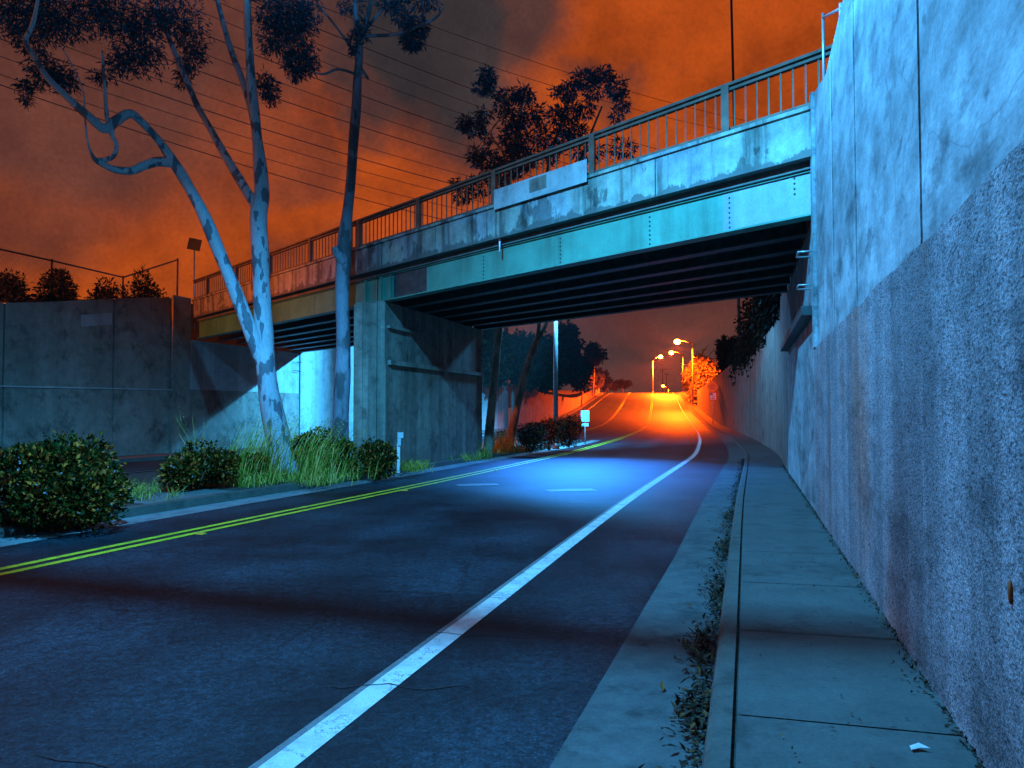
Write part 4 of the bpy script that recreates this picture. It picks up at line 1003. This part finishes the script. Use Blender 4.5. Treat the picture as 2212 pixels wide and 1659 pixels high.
# object marker post before the pier
Y = 20.3; b = P(861, 985, Y); b.z = zr(Y) + .12
t = empty('marker_post', b, 'slim white post with a small pale plate, in front of the bridge pier', 'post')
g = MB(); g.beam(b, b + Vector((0, 0, .78)), .075, .05, Vector((0, 1, 0))); g.build('post', M['whitepost'], t)
g = MB(); c = P(865, 940, Y - .06); g.box(c, (.15, .012, .15)); g.box(c + Vector((-.03, 0, -.18)), (.09, .012, .2)); g.build('sign_plate', M['sign_back'], t)

# warning sign on the right far pavement
Y = 98; b = P(1540, 906, Y)
t = empty('warning_sign', b, 'orange diamond warning sign over a red bordered white plate, on the far right pavement', 'sign')
g = MB(); g.tube([Vector((b.x, b.y, zr(Y))), P(1540, 845, Y)], .05, 8); g.build('post', M['galv'], t)
c = P(1540, 836, Y - .1); h = 13.2 * Y / F_PX
g = MB(); g.hexa([c + Vector(k) for k in ((0, 0, -h), (h, 0, 0), (h, .03, 0), (0, .03, -h), (-h, 0, 0), (0, 0, h), (0, .03, h), (-h, .03, 0))]); dp = g.build('diamond_plate', M['sign_orange'], t)
g = MB()
for dz, w in ((.25, .3), (.02, .55), (-.22, .36)):
    for k in range(4): g.box(c + Vector((-w * .75 + k * w * .5, -.008, dz)), (w * .34, .004, .1))
g.build('sign_legend', M['sign_dark'], dp)
c = P(1540.5, 856, Y - .1); w = 8 * Y / F_PX; g = MB(); g.box(c, (w * 2, .03, w * 2.2)); rp = g.build('border_plate', M['sign_red'], t)
g = MB(); g.box(c - Vector((0, .018, 0)), (w * 1.6, .004, w * 1.8)); g.build('white_field', M['sign_white'], rp)
g = MB(); g.box(c + Vector((-.2, -.022, .28)), (.34, .004, .18)); g.box(c + Vector((.02, -.022, .02)), (.5, .004, .07)); g.box(c + Vector((.0, -.022, -.26)), (.4, .004, .1)); g.build('sign_legend', M['sign_dark'], rp)
# small yellow diamond by the crest
Y = 196; c = P(1483, 833, Y); h = 5 * Y / F_PX; t = empty('warning_sign', (c.x, Y, zr(Y)), 'tiny yellow diamond sign beside the lamp poles at the crest', 'sign')
g = MB(); g.tube([Vector((c.x, Y + .06, zr(Y))), c + Vector((0, .06, 0))], .04, 6); g.build('post', M['galv'], t)
g = MB(); g.hexa([c + Vector(k) for k in ((0, 0, -h), (h, 0, 0), (h, .03, 0), (0, .03, -h), (-h, 0, 0), (0, 0, h), (0, .03, h), (-h, .03, 0))]); g.build('diamond_plate', M['sign_yellow'], t)

# ------------------------------------------------------------------ poles and wires
def pole(px, py_top, Y, zb, r, label, name='utility_pole', cross=None, mat='wood', lean=0):
    top = P(px, py_top, Y); b = Vector((top.x + lean, Y, zb)); t = empty(name, b, label, 'pole')
    g = MB(); g.tube([b, top], [r, r * .75], 10); g.build('shaft', M[mat], t)
    if cross:
        g = MB(); c = top - Vector((0, 0, cross[1])); g.beam(c - Vector((cross[0], 0, 0)), c + Vector((cross[0], 0, 0)), .14, .14); g.build('crossarm', M[mat], t)
    return t
pole(1577, -110, 75, 5.9, .15, 'very tall thin dark pole rising behind the bridge railing', 'transmission_pole', None, 'steel_dark', .6)
tp = bpy.data.objects['transmission_pole']; h = Vector((19.5, 74, 15.5)); q = Vector((21.9, 75, 16))
g = MB(); g.tube([q, (q + h) / 2 + Vector((0, 0, .4)), h], .05, 6); g.build('lamp_arm', M['steel_dark'], tp)
g = MB(); g.box(h + Vector((0, 0, .1)), (.7, .35, .14)); g.build('lamp_head', M['galv'], tp)
l = bpy.data.lights.new('lamp_light', 'SPOT'); l.energy = 26000; l.color = SODIUM; l.spot_size = R(26); l.spot_blend = 1; l.shadow_soft_size = .15
o = bpy.data.objects.new('lamp_light', l); COL.objects.link(o); o.parent = tp; o.location = h - Vector((0, 0, .1)) - ORIG[tp.name]
o.rotation_euler = (Vector((27.2, 98, 4.2)) - h).to_track_quat('-Z', 'Y').to_euler()
pole(1431, 795, 300, 3, .2, 'distant wooden pole with a long crossarm, right of the lamp over the crest', 'utility_pole', (4.5, .6))
pole(1440, 806, 290, 3, .16, 'thin distant pole right of the crossarm pole', 'utility_pole', (1.2, .5))
random.seed(21)
i = 0
wires = [((300, 175), (1010, 395)), ((330, 150), (1010, 372)), ((300, 215), (1000, 410)), ((380, 110), (1015, 345)), ((420, 75), (1030, 330)), ((300, 255), (960, 425)), ((470, 45), (1060, 320)), ((520, 15), (1090, 300)), ((600, 10), (1120, 285)), ((340, 290), (900, 445)),
         ((880, 60), (1290, 210)), ((1000, 55), (1340, 190)), ((700, 20), (1150, 262))]
for k, (a, b) in enumerate(wires):
    A = P(a[0] - 420, a[1] - 135, 62 + k * .8); Bp = P(b[0] + 420, b[1] + 135 * .72, 120 + k); mid = [A.lerp(Bp, q / 14) - Vector((0, 0, 2.2 * 4 * (q / 14) * (1 - q / 14))) for q in range(15)]
    g = MB(); g.tube(mid, .035 if k % 3 else .05, 5, False)
    tag(g.build('power_line', M['cable'], None, A), 'thin dark power line sloping down to the right across the orange sky', 'power line', 'power lines across the sky')
# heavier service cable over the near road
d = Vector((7.6, -2.6, 0)).normalized()
c = LAMP_NEAR + (Vector((-1.2, 6.55, 0)) - LAMP_NEAR) * .14
mid = [c + d * k * 1.5 - Vector((0, 0, -.002 * k * k)) for k in range(-14, 1)] + [c + d * .5, c + d * .56 + Vector((0, 0, .03)), LAMP_NEAR + Vector((0, 0, -.06))]
g = MB(); g.tube(mid, [.062] * (len(mid) - 2) + [.03, .004], 8); tag(g.build('service_cable', M['cable'], None, c), 'thick black cable crossing above the near road, casting the dark band on the asphalt', 'cable')
# wires on the far poles
for k, (a, b, lab) in enumerate((((1496, 770, 150), (1530, 745, 95), 'short orange lit wire rising right from the tallest lamp pole'), ((1497, 785, 150), (1545, 750, 90), 'lower orange lit wire rising right from the tallest lamp pole'), ((1475, 785, 212), (1497, 775, 150), 'sagging wire between the two wooden lamp poles'))):
    A, Bp = P(*a), P(*b); g = MB(); g.tube([A.lerp(Bp, q / 8) - Vector((0, 0, 3 * (q / 8) * (1 - q / 8))) for q in range(9)], .05, 5); tag(g.build('power_line', M['wood'], None, A), lab, 'power line')

# ------------------------------------------------------------------ small things
for k, Yv in enumerate((5.5, 10.9, 16.8, 22.8, 26, 29.2, 32.5, 36)):
    x, y = pt(yel, Yv, .27 if Yv < 20 else .25); z = zr(y) + .004; g = MB(); m = Matrix.Rotation(-.3, 3, 'Z')
    w = .055
    b0 = [Vector((x, y, z)) + m @ Vector(q) for q in ((-w, -w, 0), (w, -w, 0), (w, w, 0), (-w, w, 0), (-w * .75, -w * .4, .02), (w * .75, -w * .4, .02), (w * .75, w * .4, .02), (-w * .75, w * .4, .02))]
    g.hexa(b0); tag(g.build('road_stud', M['marker'], None, (x, y, z)), 'small amber road stud beside the double yellow line', 'road stud', 'amber studs along the yellow line')
random.seed(5); g = MB()
for _ in range(2600):
    Yv = 2.5 + 26 * random.random() ** 1.3; dd = -.15 - abs(random.gauss(0, .07)) * (.5 + 1.3 * max(0, mnoise.noise(Vector((Yv * .55, 0, 4))) + .35))
    x, y = pt(joint, Yv, dd); dr = rdir(); dr.z = abs(dr.z) * .4; leaf(g, Vector((x, y, zr(y) + rnd(.0, .022))), dr.normalized(), Vector((0, 0, 1)), rnd(.02, .07), rnd(.012, .03))
for _ in range(1500):
    Yv = -1 + 24 * random.random() ** 1.2; dd = walk_right(Yv) - .03 - abs(random.gauss(0, .035)) * (.6 + 1.6 * max(0, mnoise.noise(Vector((Yv * .9, 7, 4)))))
    x, y = pt(joint, Yv, dd); dr = rdir(); dr.z = abs(dr.z) * .7; leaf(g, Vector((x, y, zr(y) + .165)), dr.normalized(), Vector((0, 0, 1)), rnd(.015, .05), rnd(.008, .02))
for _ in range(160):
    x, y = pt(joint, rnd(2.5, 9), rnd(.1, 1.0)); dr = rdir(); dr.z = .1; leaf(g, Vector((x, y, zr(y) + .168)), dr.normalized(), Vector((0, 0, 1)), rnd(.01, .04), rnd(.006, .015))
for Yd, dd0, nd, sp_ in ((3.3, -.3, 120, .12), (4.4, -.24, 220, .2), (5.6, -.26, 260, .3), (7.2, -.22, 240, .35), (9.5, -.22, 200, .4), (12.5, -.2, 160, .4)):
    for _ in range(nd):
        Yv = random.gauss(Yd, sp_); x, y = pt(joint, Yv, min(-.14, dd0 + random.gauss(0, .06))); dr = rdir(); dr.z = abs(dr.z) * .5
        leaf(g, Vector((x, y, zr(y) + rnd(.005, .045))), dr.normalized(), Vector((0, 0, 1)), rnd(.015, .1), rnd(.008, .035))
o = g.build('leaf_litter', M['litter']); o['kind'] = 'stuff'
c = P(1968, 1581, 3.62); c.z = .175; g = MB()
g.face([c, c + Vector((.05, .01, .006)), c + Vector((.055, .04, .016)), c + Vector((.01, .035, .004))]); g.face([c + Vector((.05, .01, .006)), c + Vector((.085, -.005, .01)), c + Vector((.055, .04, .016))])
tag(g.build('paper_scrap', M['paper'], None, c), 'torn white paper scrap on the near pavement flags', 'litter')

# ------------------------------------------------------------------ thin night haze: halos round the lamps
g = MB(); g.box((0, 160, 22), (700, 480, 58))
hm = bpy.data.materials.new('night_haze'); hm.use_nodes = True; t = hm.node_tree; t.nodes.clear()
pv = N(t, 'VolumePrincipled'); pv.inputs['Color'].default_value = (.9, .9, .9, 1); pv.inputs['Density'].default_value = HAZE
ot = N(t, 'OutputMaterial'); t.links.new(pv.outputs[0], ot.inputs['Volume'])
o = g.build('haze', hm); o['kind'] = 'stuff'
